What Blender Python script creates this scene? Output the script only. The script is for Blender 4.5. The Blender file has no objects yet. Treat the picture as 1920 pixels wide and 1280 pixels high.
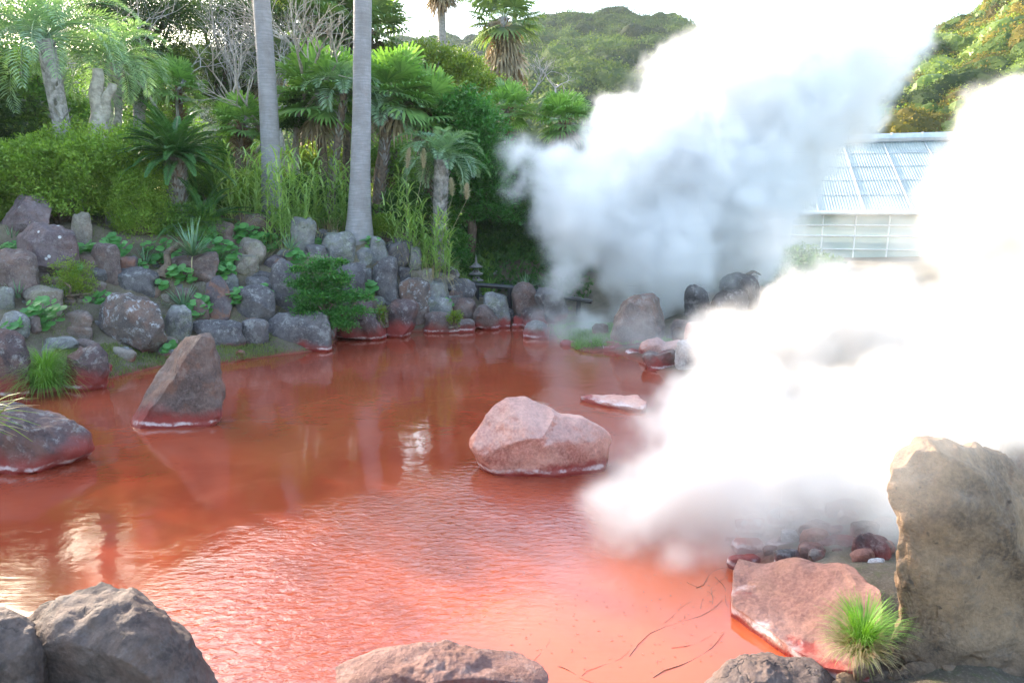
import bpy, math, random, numpy as np
from mathutils import Vector
S = bpy.context.scene
# ---------------------------------------------------------------- camera, sky, sun, exposure
CAMZ = 2.5; PIT = math.atan(240/1280)
cam = bpy.data.cameras.new('camera'); co = bpy.data.objects.new('camera', cam); S.collection.objects.link(co)
cam.lens = 24; cam.sensor_width = 36; cam.clip_end = 4000; cam.clip_start = .05
co.location = (0, 0, CAMZ); co.rotation_euler = (math.pi/2-PIT, 0, 0); S.camera = co
cam.dof.use_dof = True; cam.dof.focus_distance = 11.5; cam.dof.aperture_fstop = 5.0
AZ = math.radians(50); EL = math.radians(21)
w = bpy.data.worlds.new('World'); S.world = w; w.use_nodes = True
nt = w.node_tree; bg = nt.nodes['Background']; sk = nt.nodes.new('ShaderNodeTexSky'); sk.sky_type = 'NISHITA'; sk.sun_disc = False
sk.sun_elevation = EL; sk.sun_rotation = -AZ; sk.dust_density = 2.5; sk.air_density = 1.2
nt.links.new(sk.outputs[0], bg.inputs[0]); bg.inputs[1].default_value = 0.15
SD = Vector((-math.sin(AZ)*math.cos(EL), math.cos(AZ)*math.cos(EL), math.sin(EL)))
sl = bpy.data.lights.new('sun', 'SUN'); sl.energy = 2.9; sl.angle = math.radians(.6); sl.color = (1, .85, .66)
so = bpy.data.objects.new('sun', sl); S.collection.objects.link(so); so.rotation_euler = SD.to_track_quat('Z', 'Y').to_euler()
S.view_settings.view_transform = 'Standard'; S.view_settings.look = 'None'; S.view_settings.exposure = 2.6; S.view_settings.gamma = 1
C = S.cycles
C.volume_bounces = 7; C.volume_step_rate = 1.6; C.max_bounces = 14; C.diffuse_bounces = 3; C.glossy_bounces = 3
C.transparent_max_bounces = 12; C.caustics_reflective = False; C.caustics_refractive = False; C.sample_clamp_indirect = 6

# ---------------------------------------------------------------- helpers
def ray(px, py):
    a = (px-960)/1280; b = -(py-640)/1280
    return np.array([a, math.cos(PIT)+b*math.sin(PIT), -math.sin(PIT)+b*math.cos(PIT)])
def P(px, py, Y):
    d = ray(px, py); return np.array([0, 0, CAMZ])+d*(Y/d[1])
def G0(px, py):
    d = ray(px, py); t = -CAMZ/d[2]; return (np.array([0, 0, CAMZ])+d*t)[:2]
_tab = np.random.default_rng(7).random((64, 64, 64))
def vnoise(p):
    i = np.floor(p).astype(int); f = p-i; f = f*f*(3-2*f); r = 0
    for dx in (0, 1):
        for dy in (0, 1):
            for dz in (0, 1):
                wgt = (f[:, 0] if dx else 1-f[:, 0])*(f[:, 1] if dy else 1-f[:, 1])*(f[:, 2] if dz else 1-f[:, 2])
                r = r+wgt*_tab[(i[:, 0]+dx) % 64, (i[:, 1]+dy) % 64, (i[:, 2]+dz) % 64]
    return r*2-1
def fbm(p, o=4, g=.5):
    r = 0; a = 1
    for k in range(o):
        r = r+a*vnoise(p*(2.03**k)+k*13.7); a *= g
    return r
class MB:
    def __init__(s): s.v = []; s.f = {}; s.n = 0; s.order = []
    def add(s, v, f):
        f = np.asarray(f, dtype=np.int64); s.order.append((f.shape[1], f+s.n)); s.v.append(np.asarray(v, float)); s.n += len(v)
    def build(s, name, mat, parent=None, smooth=False, origin=None):
        V = np.concatenate(s.v) if s.v else np.zeros((0, 3))
        if origin is not None: V = V-np.array(origin)
        me = bpy.data.meshes.new(name); me.vertices.add(len(V)); me.vertices.foreach_set('co', V.astype(np.float32).ravel())
        idx = np.concatenate([f.ravel() for k, f in s.order]); tot = np.concatenate([np.full(len(f), k) for k, f in s.order])
        st = np.concatenate([[0], np.cumsum(tot)[:-1]])
        me.loops.add(len(idx)); me.loops.foreach_set('vertex_index', idx.astype(np.int32))
        me.polygons.add(len(tot)); me.polygons.foreach_set('loop_start', st.astype(np.int32))
        try: me.polygons.foreach_set('loop_total', tot.astype(np.int32))
        except Exception: pass
        me.polygons.foreach_set('use_smooth', np.full(len(tot), smooth)); me.update(calc_edges=True); me.validate()
        if mat is not None: me.materials.append(mat)
        o = bpy.data.objects.new(name, me); S.collection.objects.link(o)
        if origin is not None: o.location = tuple(origin)
        if parent is not None:
            o.parent = parent; o.location = tuple(np.array(origin if origin is not None else (0, 0, 0))-np.array(parent.location))
        return o
def tag(o, label=None, cat=None, group=None, kind=None):
    for k, v in (('label', label), ('category', cat), ('group', group), ('kind', kind)):
        if v: o[k] = v
    return o
def thing(name, loc, label, cat, group=None):
    o = bpy.data.objects.new(name, None); S.collection.objects.link(o); o.location = tuple(loc); o.empty_display_size = .1
    return tag(o, label, cat, group)
def nrm(a): return a/np.maximum(np.linalg.norm(a, axis=-1, keepdims=True), 1e-9)
def tube(mb, pts, rad, n=7, cap=True):
    pts = np.asarray(pts, float); rad = np.broadcast_to(np.asarray(rad, float), (len(pts),))
    t = nrm(np.gradient(pts, axis=0)); ref = np.array([0, 0, 1.]) if abs(t[0][2]) < .9 else np.array([1., 0, 0])
    a = nrm(np.cross(t, ref)); b = np.cross(t, a); th = np.linspace(0, 2*np.pi, n, endpoint=False)
    V = pts[:, None]+rad[:, None, None]*(np.cos(th)[None, :, None]*a[:, None]+np.sin(th)[None, :, None]*b[:, None])
    m = len(pts); V = V.reshape(-1, 3); i = np.arange(m-1)[:, None]*n; j = np.arange(n)[None]; k = (j+1) % n
    mb.add(V, np.stack([i+j, i+k, i+n+k, i+n+j], -1).reshape(-1, 4))
    if cap: mb.add(V[-n:], [list(range(n))]); mb.add(V[:n], [list(range(n))[::-1]])
def leaves(mb, c, d, nn, L, W, droop=.0):
    c = np.asarray(c); d = nrm(d); s = nrm(np.cross(d, nn)); u = np.cross(s, d)
    L = np.broadcast_to(L, (len(c),))[:, None]; W = np.broadcast_to(W, (len(c),))[:, None]
    v = np.stack([c, c+d*L*.42+s*W*.5, c+d*L-u*L*droop, c+d*L*.42-s*W*.5], 1).reshape(-1, 3)
    mb.add(v, np.arange(len(c)*4).reshape(-1, 4))
def box(mb, c, s, rot=0.):
    x, y, z = [k/2 for k in s]; V = np.array([(i*x, j*y, k*z) for i in (-1, 1) for j in (-1, 1) for k in (-1, 1)])
    ca, sa = math.cos(rot), math.sin(rot); V = np.stack([V[:, 0]*ca-V[:, 1]*sa, V[:, 0]*sa+V[:, 1]*ca, V[:, 2]], 1)+np.array(c)
    mb.add(V, [(0, 1, 3, 2), (4, 6, 7, 5), (0, 4, 5, 1), (2, 3, 7, 6), (0, 2, 6, 4), (1, 5, 7, 3)])
def bar(mb, a, b, r, n=6): tube(mb, [a, b], r, n)

# ---------------------------------------------------------------- materials
class NT:
    def __init__(s, name):
        s.m = bpy.data.materials.new(name); s.m.use_nodes = True; s.t = s.m.node_tree; s.b = s.t.nodes['Principled BSDF']; s.o = s.t.nodes['Material Output']
    def n(s, ty, **kw):
        x = s.t.nodes.new(ty)
        for k, v in kw.items():
            if k in x.inputs: s.set(x.inputs[k], v)
            else: setattr(x, k, v)
        return x
    def set(s, i, v):
        if isinstance(v, bpy.types.NodeSocket): s.t.links.new(v, i)
        else: i.default_value = v
    def noise(s, vec, sc, det=4, rough=.55, dist=0):
        x = s.n('ShaderNodeTexNoise'); s.set(x.inputs['Vector'], vec); x.inputs['Scale'].default_value = sc; x.inputs['Detail'].default_value = det
        x.inputs['Roughness'].default_value = rough; x.inputs['Distortion'].default_value = dist; return x.outputs['Fac']
    def mr(s, v, a, b, c=0., d=1., sm=True):
        x = s.n('ShaderNodeMapRange'); x.interpolation_type = 'SMOOTHSTEP' if sm else 'LINEAR'
        for i, q in enumerate((v, a, b, c, d)): s.set(x.inputs[i], q)
        return x.outputs[0]
    def ma(s, op, a, b=0., c=0.):
        x = s.n('ShaderNodeMath'); x.operation = op
        for i, q in enumerate((a, b, c)): s.set(x.inputs[i], q)
        return x.outputs[0]
    def mix(s, f, a, b, bl='MIX'):
        x = s.n('ShaderNodeMix'); x.data_type = 'RGBA'; x.blend_type = bl; s.set(x.inputs[0], f)
        for i, q in ((6, a), (7, b)):
            s.set(x.inputs[i], q if isinstance(q, bpy.types.NodeSocket) else tuple(q)+(1,)*(4-len(q)))
        return x.outputs[2]
    def bump(s, h, st, d=.02, nx=None):
        x = s.n('ShaderNodeBump'); x.inputs['Strength'].default_value = st; x.inputs['Distance'].default_value = d; s.set(x.inputs['Height'], h)
        if nx: s.set(x.inputs['Normal'], nx)
        return x.outputs[0]
def geo(t): return t.n('ShaderNodeNewGeometry')
def leafmat(name, c1, c2, rough=.45, tr=.35, trc=None, spec=.4, inst=0.):
    t = NT(name); g = geo(t); r = g.outputs['Random Per Island']; oi = t.n('ShaderNodeObjectInfo')
    big = t.noise(g.outputs['Position'], 1.3, 2)
    col = t.mix(r, c1, c2); col = t.mix(t.mr(big, .35, .65, 0, .6), col, t.mix(1., col, (.62, .75, .6), 'MULTIPLY'))
    if inst: col = t.mix(1., col, t.mix(oi.outputs['Random'], (1-inst, 1-inst, 1-inst*.6), (1+inst, 1+inst*.8, 1+inst*.2)), 'MULTIPLY')
    t.set(t.b.inputs['Base Color'], col); t.b.inputs['Roughness'].default_value = rough; t.b.inputs['Specular IOR Level'].default_value = spec
    tl = t.n('ShaderNodeBsdfTranslucent'); t.set(tl.inputs[0], t.mix(1., col, trc or (1.5, 1.7, .6), 'MULTIPLY'))
    mx = t.n('ShaderNodeMixShader'); mx.inputs[0].default_value = tr; t.t.links.new(t.b.outputs[0], mx.inputs[1]); t.t.links.new(tl.outputs[0], mx.inputs[2])
    t.t.links.new(mx.outputs[0], t.o.inputs[0]); return t.m
def simple(name, c, rough=.6, metal=0, sc=8, var=.25, bmp=.3, bd=.01):
    t = NT(name); g = geo(t); n = t.noise(g.outputs['Position'], sc, 5, .6)
    t.set(t.b.inputs['Base Color'], t.mix(t.mr(n, .3, .7), tuple(k*(1-var) for k in c), tuple(min(1, k*(1+var)) for k in c)))
    t.b.inputs['Roughness'].default_value = rough; t.b.inputs['Metallic'].default_value = metal
    if bmp: t.set(t.b.inputs['Normal'], t.bump(n, bmp, bd))
    return t.m
def rockmat(name, a, b, lich=.2, lcol=(.42, .42, .40), rust=0., spot=0., stain=True, crust=0., fine=1., moss=0., stainh=.24, crack=0.):
    """a,b: body colours; lich: amount of pale lichen; rust: iron patches; crust: white-pink mineral on upper faces; stain: red tide line."""
    a = tuple(k*.62 for k in a); b = tuple(k*.74 for k in b)
    t = NT(name); g = geo(t); pos = g.outputs['Position']; tc = t.n('ShaderNodeTexCoord').outputs['Object']
    sx = t.n('ShaderNodeSeparateXYZ'); t.set(sx.inputs[0], pos); z = sx.outputs[2]
    ns = t.n('ShaderNodeSeparateXYZ'); t.set(ns.inputs[0], g.outputs['Normal']); nz = ns.outputs[2]
    n1 = t.noise(pos, 2.2, 4, .6); n2 = t.noise(pos, 9, 6, .65); n3 = t.noise(pos, 38, 5, .7); oi = t.n('ShaderNodeObjectInfo').outputs['Random']
    col = t.mix(t.mr(n1, .36, .64), a, b)
    col = t.mix(t.mr(n2, .42, .75, 0, .5), col, tuple(k*.45 for k in a))
    if rust: col = t.mix(t.ma('MULTIPLY', t.mr(t.noise(pos, 3.1, 5, .6, .4), .47, .62), rust), col, (.21, .095, .06))
    if lich: col = t.mix(t.ma('MULTIPLY', t.mr(t.noise(pos, 7.5, 9, .78), .52, .60), t.mr(nz, -.5, .6, lich*.5, lich)), col, lcol)
    if moss: col = t.mix(t.ma('MULTIPLY', t.mr(t.noise(pos, 5, 5, .7), .45, .6), moss), col, (.14, .16, .05))
    if spot:
        vo = t.n('ShaderNodeTexVoronoi'); t.set(vo.inputs['Vector'], pos); vo.inputs['Scale'].default_value = 4.5
        col = t.mix(t.ma('MULTIPLY', t.mr(vo.outputs['Distance'], .10, .16, 1, 0), spot), col, (.62, .62, .62))
    col = t.mix(t.mr(n3, .35, .7, 0, .35), col, tuple(k*1.7 for k in b))
    if crust:
        k = t.ma('ADD', nz, t.ma('MULTIPLY', t.ma('SUBTRACT', n2, .5), 1.1))
        col = t.mix(t.mr(k, .35, .75, 0, crust), col, (.66, .55, .52))
    rough = .82
    if stain:
        zz = t.ma('ADD', t.ma('ADD', z, t.ma('MULTIPLY', t.ma('SUBTRACT', n2, .5), .22)), t.ma('MULTIPLY', t.ma('SUBTRACT', t.noise(pos, 1.7, 2), .5), .5))
        zw = t.ma('ADD', z, t.ma('MULTIPLY', t.ma('SUBTRACT', t.noise(pos, 6, 6, .6), .5), .10))
        col = t.mix(t.mr(zz, .04, stainh, .95, 0), col, (.24, .035, .028))
        band = t.ma('MULTIPLY', t.mr(zw, .028, .045), t.mr(zw, .055, .085, 1, 0))
        band = t.ma('MULTIPLY', band, t.mr(t.noise(pos, 4, 5, .7), .42, .58, .05, .9))
        col = t.mix(band, col, (.60, .50, .50)); col = t.mix(t.mr(z, .012, .03, .9, 0), col, (.20, .016, .012))
        rough = t.mr(z, .0, .12, .28, .82)
    t.set(t.b.inputs['Base Color'], col); t.set(t.b.inputs['Roughness'], rough); t.b.inputs['Specular IOR Level'].default_value = .35
    bn0 = None
    if crack:
        vo = t.n('ShaderNodeTexVoronoi'); vo.feature = 'DISTANCE_TO_EDGE'; vv = t.n('ShaderNodeVectorMath'); vv.operation = 'ADD'; nz_ = t.n('ShaderNodeTexNoise'); t.set(nz_.inputs['Vector'], pos); nz_.inputs['Scale'].default_value = 3; nz_.inputs['Detail'].default_value = 5
        vs = t.n('ShaderNodeVectorMath'); vs.operation = 'SCALE'; t.set(vs.inputs[0], nz_.outputs['Color']); vs.inputs['Scale'].default_value = .9; t.set(vv.inputs[0], pos); t.set(vv.inputs[1], vs.outputs[0]); t.set(vo.inputs['Vector'], vv.outputs[0]); vo.inputs['Scale'].default_value = 1.1
        cr = t.ma('MULTIPLY', t.mr(vo.outputs['Distance'], .0, .014, 1, 0), t.mr(t.noise(pos, 2.3, 3), .52, .62)); col = t.mix(t.ma('MULTIPLY', cr, crack*.6), col, (.03, .025, .022)); t.set(t.b.inputs['Base Color'], col); bn0 = t.bump(t.ma('MULTIPLY', cr, -1), crack, .05)
        pt = t.mr(t.noise(pos, 22, 3, .5), .66, .74); col = t.mix(t.ma('MULTIPLY', pt, .7), col, (.05, .04, .035)); t.set(t.b.inputs['Base Color'], col)
    n4 = t.noise(pos, 90, 3, .6); bn = t.bump(n4, .35*fine, .006, bn0); bn = t.bump(n3, .5*fine, .015, bn); bn = t.bump(n2, .5, .05, bn)
    t.set(t.b.inputs['Normal'], bn); return t.m
M = {}
M['slate'] = rockmat('slate_rock', (.088, .080, .088), (.165, .15, .155), .42)
M['purple'] = rockmat('purple_rock', (.13, .09, .088), (.22, .165, .15), .25, rust=.25)
M['spotted'] = rockmat('spotted_purple_rock', (.125, .09, .10), (.20, .155, .165), .15, rust=.2, spot=.9)
M['lichen'] = rockmat('lichen_rock', (.09, .08, .085), (.18, .135, .115), .95, lcol=(.36, .37, .39), rust=.35)
M['brown'] = rockmat('brown_rock', (.14, .10, .085), (.24, .18, .155), .25, rust=.35)
M['tan'] = rockmat('tan_rock', (.20, .17, .145), (.32, .275, .235), .3, rust=.15, moss=.3)
M['grey'] = rockmat('grey_rock', (.135, .135, .145), (.25, .245, .245), .5, moss=.3)
M['rust'] = rockmat('rust_base_rock', (.10, .085, .10), (.16, .13, .14), .15, rust=1., stainh=.3)
M['wet'] = rockmat('dark_wet_rock', (.06, .045, .05), (.13, .085, .085), .35, rust=.35, stainh=.36)
M['point'] = rockmat('pointed_rock', (.085, .06, .06), (.18, .125, .11), .3, rust=.5, lcol=(.30, .26, .24), stainh=.30)
M['pink'] = rockmat('pink_crusted_rock', (.44, .14, .105), (.64, .32, .25), .0, rust=.2, crust=.22, stainh=.12)
M['slab'] = rockmat('pink_slab_rock', (.26, .10, .075), (.36, .18, .14), .0, rust=.5, crust=.04, stainh=.10)
M['sand'] = rockmat('sandy_boulder_rock', (.13, .09, .066), (.33, .22, .14), .3, lcol=(.17, .155, .15), stain=False, crack=.25, fine=2.2)
M['front'] = rockmat('smooth_grey_boulder_rock', (.06, .043, .042), (.14, .10, .088), .2, lcol=(.20, .18, .18), rust=.1, stain=False, fine=1., crack=.5)
M['bottom'] = rockmat('pinkish_brown_rock', (.16, .075, .062), (.25, .135, .115), .3, lcol=(.30, .23, .21), rust=.2, crust=.0, stain=False)
M['pale'] = rockmat('pale_crusted_rock', (.40, .36, .36), (.55, .52, .52), .5, lcol=(.7, .7, .72), stainh=.1)
M['black'] = rockmat('black_pitted_rock', (.035, .032, .035), (.10, .09, .09), .7, lcol=(.25, .24, .24))
M['hedge'] = leafmat('hedge_leaves', (0.146, 0.244, 0.037), (0.293, 0.415, 0.073))
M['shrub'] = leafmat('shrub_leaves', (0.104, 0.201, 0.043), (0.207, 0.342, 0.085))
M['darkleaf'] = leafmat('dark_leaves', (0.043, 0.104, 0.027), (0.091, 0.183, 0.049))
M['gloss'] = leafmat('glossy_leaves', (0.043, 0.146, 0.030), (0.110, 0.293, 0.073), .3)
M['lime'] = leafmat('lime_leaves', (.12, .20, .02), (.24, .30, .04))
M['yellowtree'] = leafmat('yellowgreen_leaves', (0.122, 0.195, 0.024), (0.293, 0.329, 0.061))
M['conifer'] = leafmat('evergreen_needles', (0.037, 0.073, 0.024), (0.085, 0.134, 0.043), .6)
M['fan'] = leafmat('fan_palm_leaves', (0.110, 0.220, 0.061), (0.244, 0.403, 0.122))
M['fanback'] = leafmat('palm_leaves_far', (0.098, 0.171, 0.061), (0.232, 0.293, 0.122))
M['blue'] = leafmat('blue_green_fronds', (0.183, 0.281, 0.195), (0.329, 0.451, 0.317))
M['cycad'] = leafmat('sago_fronds', (0.043, 0.122, 0.037), (0.098, 0.220, 0.061), .3, .2)
M['dead'] = leafmat('dead_palm_fronds', (.22, .15, .09), (.42, .34, .25), .8, .2, (1.1, .9, .6))
M['reed'] = leafmat('reed_leaves', (0.2, 0.32, 0.09), (0.4, 0.52, 0.2), .5, .4)
M['straw'] = leafmat('straw_blades', (.26, .20, .10), (.45, .38, .22), .7, .3, (1, .9, .7))
M['plume'] = leafmat('pampas_plume', (.45, .40, .26), (.62, .55, .38), .9, .4, (1, .95, .8))
M['grass'] = leafmat('grass_blades', (.10, .22, .03), (.20, .36, .06))
M['moss'] = leafmat('short_moss_grass', (.11, .15, .035), (.22, .25, .07))
M['agave'] = leafmat('agave_blades', (.11, .20, .13), (.27, .40, .27), .4, .15)
M['disc'] = leafmat('round_leaves', (0.07, 0.22, 0.06), (0.16, 0.38, 0.12), .35)
M['wood1'] = leafmat('forest_leaves', (0.043, 0.079, 0.022), (0.104, 0.146, 0.037), .8, .2, spec=.1, inst=.55)
M['wood2'] = leafmat('autumn_forest_leaves', (.12, .11, .025), (.27, .20, .04), .8, .25, spec=.1, inst=.5)
M['barkg'] = simple('grey_bark', (.30, .28, .27), .9, sc=14, var=.35, bmp=.6, bd=.03)
M['barkb'] = simple('brown_bark', (.13, .095, .07), .9, sc=14, var=.4, bmp=.6, bd=.03)
M['barkl'] = simple('pale_bark', (.36, .33, .29), .9, sc=10, var=.3, bmp=.6, bd=.03)
M['fibre'] = leafmat('leaf_base_fibre', (.16, .08, .04), (.32, .20, .12), .9, .1, (1, .8, .6))
M['boot'] = leafmat('old_leaf_bases', (.20, .185, .19), (.42, .40, .40), .9, .05, (1, 1, 1))
M['stone'] = simple('weathered_stone', (.17, .165, .16), .9, sc=20, bmp=.5)
M['rail'] = simple('black_rail_paint', (.018, .02, .024), .35, sc=30, bmp=.1)
M['white'] = simple('white_frame_paint', (.75, .77, .78), .5, sc=4, var=.08, bmp=0)
M['post'] = simple('grey_post_wood', (.30, .29, .28), .8, sc=10)
M['cap'] = simple('zinc_ridge_metal', (.55, .58, .62), .35, .6, sc=3, var=.1, bmp=0)
# palm trunk bark with rings
t = NT('ringed_palm_bark'); g = geo(t); pos = g.outputs['Position']; mp = t.n('ShaderNodeMapping'); t.set(mp.inputs[0], pos); mp.inputs['Scale'].default_value = (.7, .7, 8)
mv = t.n('ShaderNodeMapping'); t.set(mv.inputs[0], pos); mv.inputs['Scale'].default_value = (16, 16, 7)
r1 = t.noise(mp.outputs[0], 4, 4, .6); r2 = t.noise(mv.outputs[0], 1, 4, .6); r3 = t.noise(pos, 2.2, 5, .65); r4 = t.noise(pos, 30, 4, .7)
col = t.mix(t.mr(r1, .35, .68), (.25, .245, .26), (.33, .32, .335)); col = t.mix(t.mr(r2, .5, .75, 0, .3), col, (.15, .145, .15)); col = t.mix(t.mr(r3, .4, .6, 0, .55), col, (.20, .185, .18))
t.set(t.b.inputs['Base Color'], col); t.b.inputs['Roughness'].default_value = .9
t.set(t.b.inputs['Normal'], t.bump(r4, .5, .012, t.bump(r2, .5, .02, t.bump(r1, .35, .015)))); M['palmbark'] = t.m
# soil
t = NT('bank_soil'); g = geo(t); pos = g.outputs['Position']; n1 = t.noise(pos, 1.1, 5, .6); n2 = t.noise(pos, 12, 6, .7); n3 = t.noise(pos, 60, 4, .7)
col = t.mix(t.mr(n1, .4, .6), (.10, .078, .055), (.17, .135, .095)); col = t.mix(t.mr(n2, .45, .7, 0, .7), col, (.09, .10, .035)); col = t.mix(t.mr(n3, .5, .7, 0, .5), col, (.3, .26, .2))
sx = t.n('ShaderNodeSeparateXYZ'); t.set(sx.inputs[0], pos); col = t.mix(t.mr(t.ma('ADD', sx.outputs[2], t.ma('MULTIPLY', n2, .1)), .02, .15, 1, 0), col, (.24, .05, .03))
t.set(t.b.inputs['Base Color'], col); t.b.inputs['Roughness'].default_value = .95; t.set(t.b.inputs['Normal'], t.bump(n3, .6, .02, t.bump(n2, .8, .06))); M['soil'] = t.m
# the red water: opaque suspension with a smooth, partly rippled surface
t = NT('red_mineral_water'); g = geo(t); pos = g.outputs['Position']; sx = t.n('ShaderNodeSeparateXYZ'); t.set(sx.inputs[0], pos)
n1 = t.noise(pos, .35, 4, .55, .6); n2 = t.noise(pos, 2.2, 5, .6, .8)
col = t.mix(t.mr(n1, .38, .62), (.215, .036, .017), (.275, .056, .026)); col = t.mix(t.mr(n2, .45, .8, 0, .4), col, (.30, .075, .04))
sh_ = t.n('ShaderNodeVectorMath'); sh_.operation = 'DISTANCE'; t.set(sh_.inputs[0], pos); sh_.inputs[1].default_value = (.75, 3.7, 0)
col = t.mix(t.mr(t.ma('ADD', sh_.outputs['Value'], t.ma('MULTIPLY', t.noise(pos, 1.1, 4), .9)), .9, 2.1, .75, 0), col, (.54, .095, .022))          # shallow water over pale silt by the near shore
t.set(t.b.inputs['Base Color'], col); t.b.inputs['Roughness'].default_value = .045; t.b.inputs['IOR'].default_value = 1.65
# ripples live in a breeze patch in the near middle of the pool, calm elsewhere
mq = t.n('ShaderNodeMapping'); mq.vector_type = 'TEXTURE'; t.set(mq.inputs[0], pos); mq.inputs['Location'].default_value = (-.75, 4.8, 0); mq.inputs['Rotation'].default_value = (0, 0, .85); mq.inputs['Scale'].default_value = (2.6, 1.35, 1)
pm = t.n('ShaderNodeVectorMath'); pm.operation = 'LENGTH'; t.set(pm.inputs[0], mq.outputs[0])
patch = t.mr(t.ma('ADD', pm.outputs['Value'], t.ma('MULTIPLY', t.noise(pos, 1.3, 3), .5)), .8, 1.35, 1, .0)
mw = t.n('ShaderNodeMapping'); t.set(mw.inputs[0], pos); mw.inputs['Rotation'].default_value = (0, 0, .45); mw.inputs['Scale'].default_value = (9, 22, 1)
rip = t.noise(mw.outputs[0], 1, 3, .55, .5); calm = t.noise(pos, 2.2, 3, .5, .5)
mw2 = t.n('ShaderNodeMapping'); t.set(mw2.inputs[0], pos); mw2.inputs['Scale'].default_value = (3, 30, 1); far = t.noise(mw2.outputs[0], 1, 3, .6)
h = t.ma('ADD', t.ma('MULTIPLY', t.ma('MULTIPLY', rip, patch), .011), t.ma('ADD', t.ma('MULTIPLY', calm, .006), t.ma('MULTIPLY', far, .0006)))
t.set(t.b.inputs['Normal'], t.bump(h, 1, 1.0)); M['water'] = t.m
# corrugated translucent roof sheet
t = NT('pale_roof_sheet'); g = geo(t); pos = g.outputs['Position']; n1 = t.noise(pos, 1.5, 4)
t.set(t.b.inputs['Base Color'], t.mix(t.mr(n1, .3, .7), (.28, .33, .32), (.37, .42, .40))); t.b.inputs['Roughness'].default_value = .4; M['roof'] = t.m
t = NT('greenhouse_glass'); t.b.inputs['Base Color'].default_value = (.55, .72, .70, 1); t.b.inputs['Roughness'].default_value = .12
tr = t.n('ShaderNodeBsdfTransparent'); tr.inputs[0].default_value = (.75, .88, .85, 1); mx = t.n('ShaderNodeMixShader'); mx.inputs[0].default_value = .45
t.t.links.new(t.b.outputs[0], mx.inputs[1]); t.t.links.new(tr.outputs[0], mx.inputs[2]); t.t.links.new(mx.outputs[0], t.o.inputs[0]); M['glass'] = t.m

# ---------------------------------------------------------------- terrain
SHORE = [G0(*q) for q in [(-700, 775), (0, 748), (60, 742), (110, 735), (205, 712), (300, 690), (430, 682), (520, 668), (625, 655), (640, 632), (730, 624), (830, 621), (900, 618), (985, 612),
    (1040, 640), (1070, 662), (1150, 668), (1205, 690), (1225, 715), (1270, 760), (1330, 840), (1400, 940), (1365, 1040), (1372, 1070), (1372, 1160), (1500, 1255), (1300, 1330), (1000, 1300), (620, 1300), (420, 1330), (300, 1300), (0, 1290), (-600, 1280)]]
SH = np.array(SHORE)
def shore_dist(x, y):
    a = SH; b = np.roll(SH, -1, 0); p = np.stack([x, y], -1)[:, None]; ab = b-a
    t_ = np.clip(((p-a)*ab).sum(-1)/(ab**2).sum(-1), 0, 1); d = np.linalg.norm(p-(a+ab*t_[..., None]), axis=-1).min(1)
    yy = y[:, None]; xx = x[:, None]; cr = ((a[:, 1] > yy) != (b[:, 1] > yy)) & (xx < (b[:, 0]-a[:, 0])*(yy-a[:, 1])/(b[:, 1]-a[:, 1]+1e-12)+a[:, 0])
    ins = cr.sum(1) % 2 == 1
    return np.where(ins, -d, d)
CP = [(-150, 650, 10.2), (-150, 540, 11.6), (-150, 430, 13.2), (0, 690, 9.9), (0, 600, 10.8), (0, 500, 12.2), (0, 425, 13.6), (150, 650, 10.9), (150, 570, 11.8), (150, 480, 13), (150, 420, 14.2),
      (300, 660, 11.4), (300, 600, 12.1), (300, 510, 13.3), (300, 440, 14.6), (430, 640, 12.2), (430, 560, 13), (430, 480, 14.2), (430, 420, 15.6), (560, 620, 12.9), (560, 540, 13.6), (560, 470, 14.7), (560, 425, 16),
      (680, 600, 13.8), (680, 530, 14.4), (680, 455, 15.5), (780, 600, 14.3), (780, 550, 14.8), (780, 500, 15.5), (780, 470, 16.5), (850, 590, 14.8), (850, 550, 15.3), (850, 525, 16), (920, 585, 15.5), (980, 590, 15.8), (1040, 600, 15.5),
      (920, 560, 17), (1000, 560, 17.5), (1060, 580, 17), (1090, 640, 13.5), (1170, 650, 13), (1200, 600, 15), (1260, 650, 12.2), (1300, 600, 14), (1300, 700, 11.3), (1350, 560, 16), (1420, 800, 8.5), (1450, 700, 11), (1500, 1050, 5), (1600, 1000, 5.6), (1600, 1200, 4.1), (1750, 1270, 3.7), (1900, 1100, 5), (1700, 800, 8.5)]
cps = [P(*q) for q in CP]
for x in (-60, -40, -25, -18, -12, -7): cps += [np.array([x, y, 2.6+.02*(y-16)+(.0 if x > -20 else .3)]) for y in (17.5, 21, 26, 34)]
for x in (-14, -20, -30): cps += [np.array([x, y, z]) for y, z in ((10, 1.0), (12, 2.), (14, 2.7))]
cps += [np.array([x, y, z]) for x, y, z in [(-3.5, 18, 2.4), (-3, 22, 2.2), (-3, 30, 2.6), (0, 19, 1.2), (0, 22, 1.5), (0, 30, 2), (4, 20, .8), (4, 26, 1), (10, 20, .8), (10, 26, .8), (10, 35, 1), (20, 20, 1), (20, 30, 1), (40, 30, 1), (12, 12, 1), (12, 6, .8), (25, 12, 1), (0, 40, 2.5), (-15, 45, 3.4), (15, 45, 1.5)]]
cps += [np.array([x, y, .35]) for x, y in [(0, 2.2), (-2, 2.3), (2, 2.4), (-5, 1), (5, 1), (0, -4), (-6, 2.2), (3.2, 2.8), (-12, -4), (12, -4)]]
CPA = np.array(cps)
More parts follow.
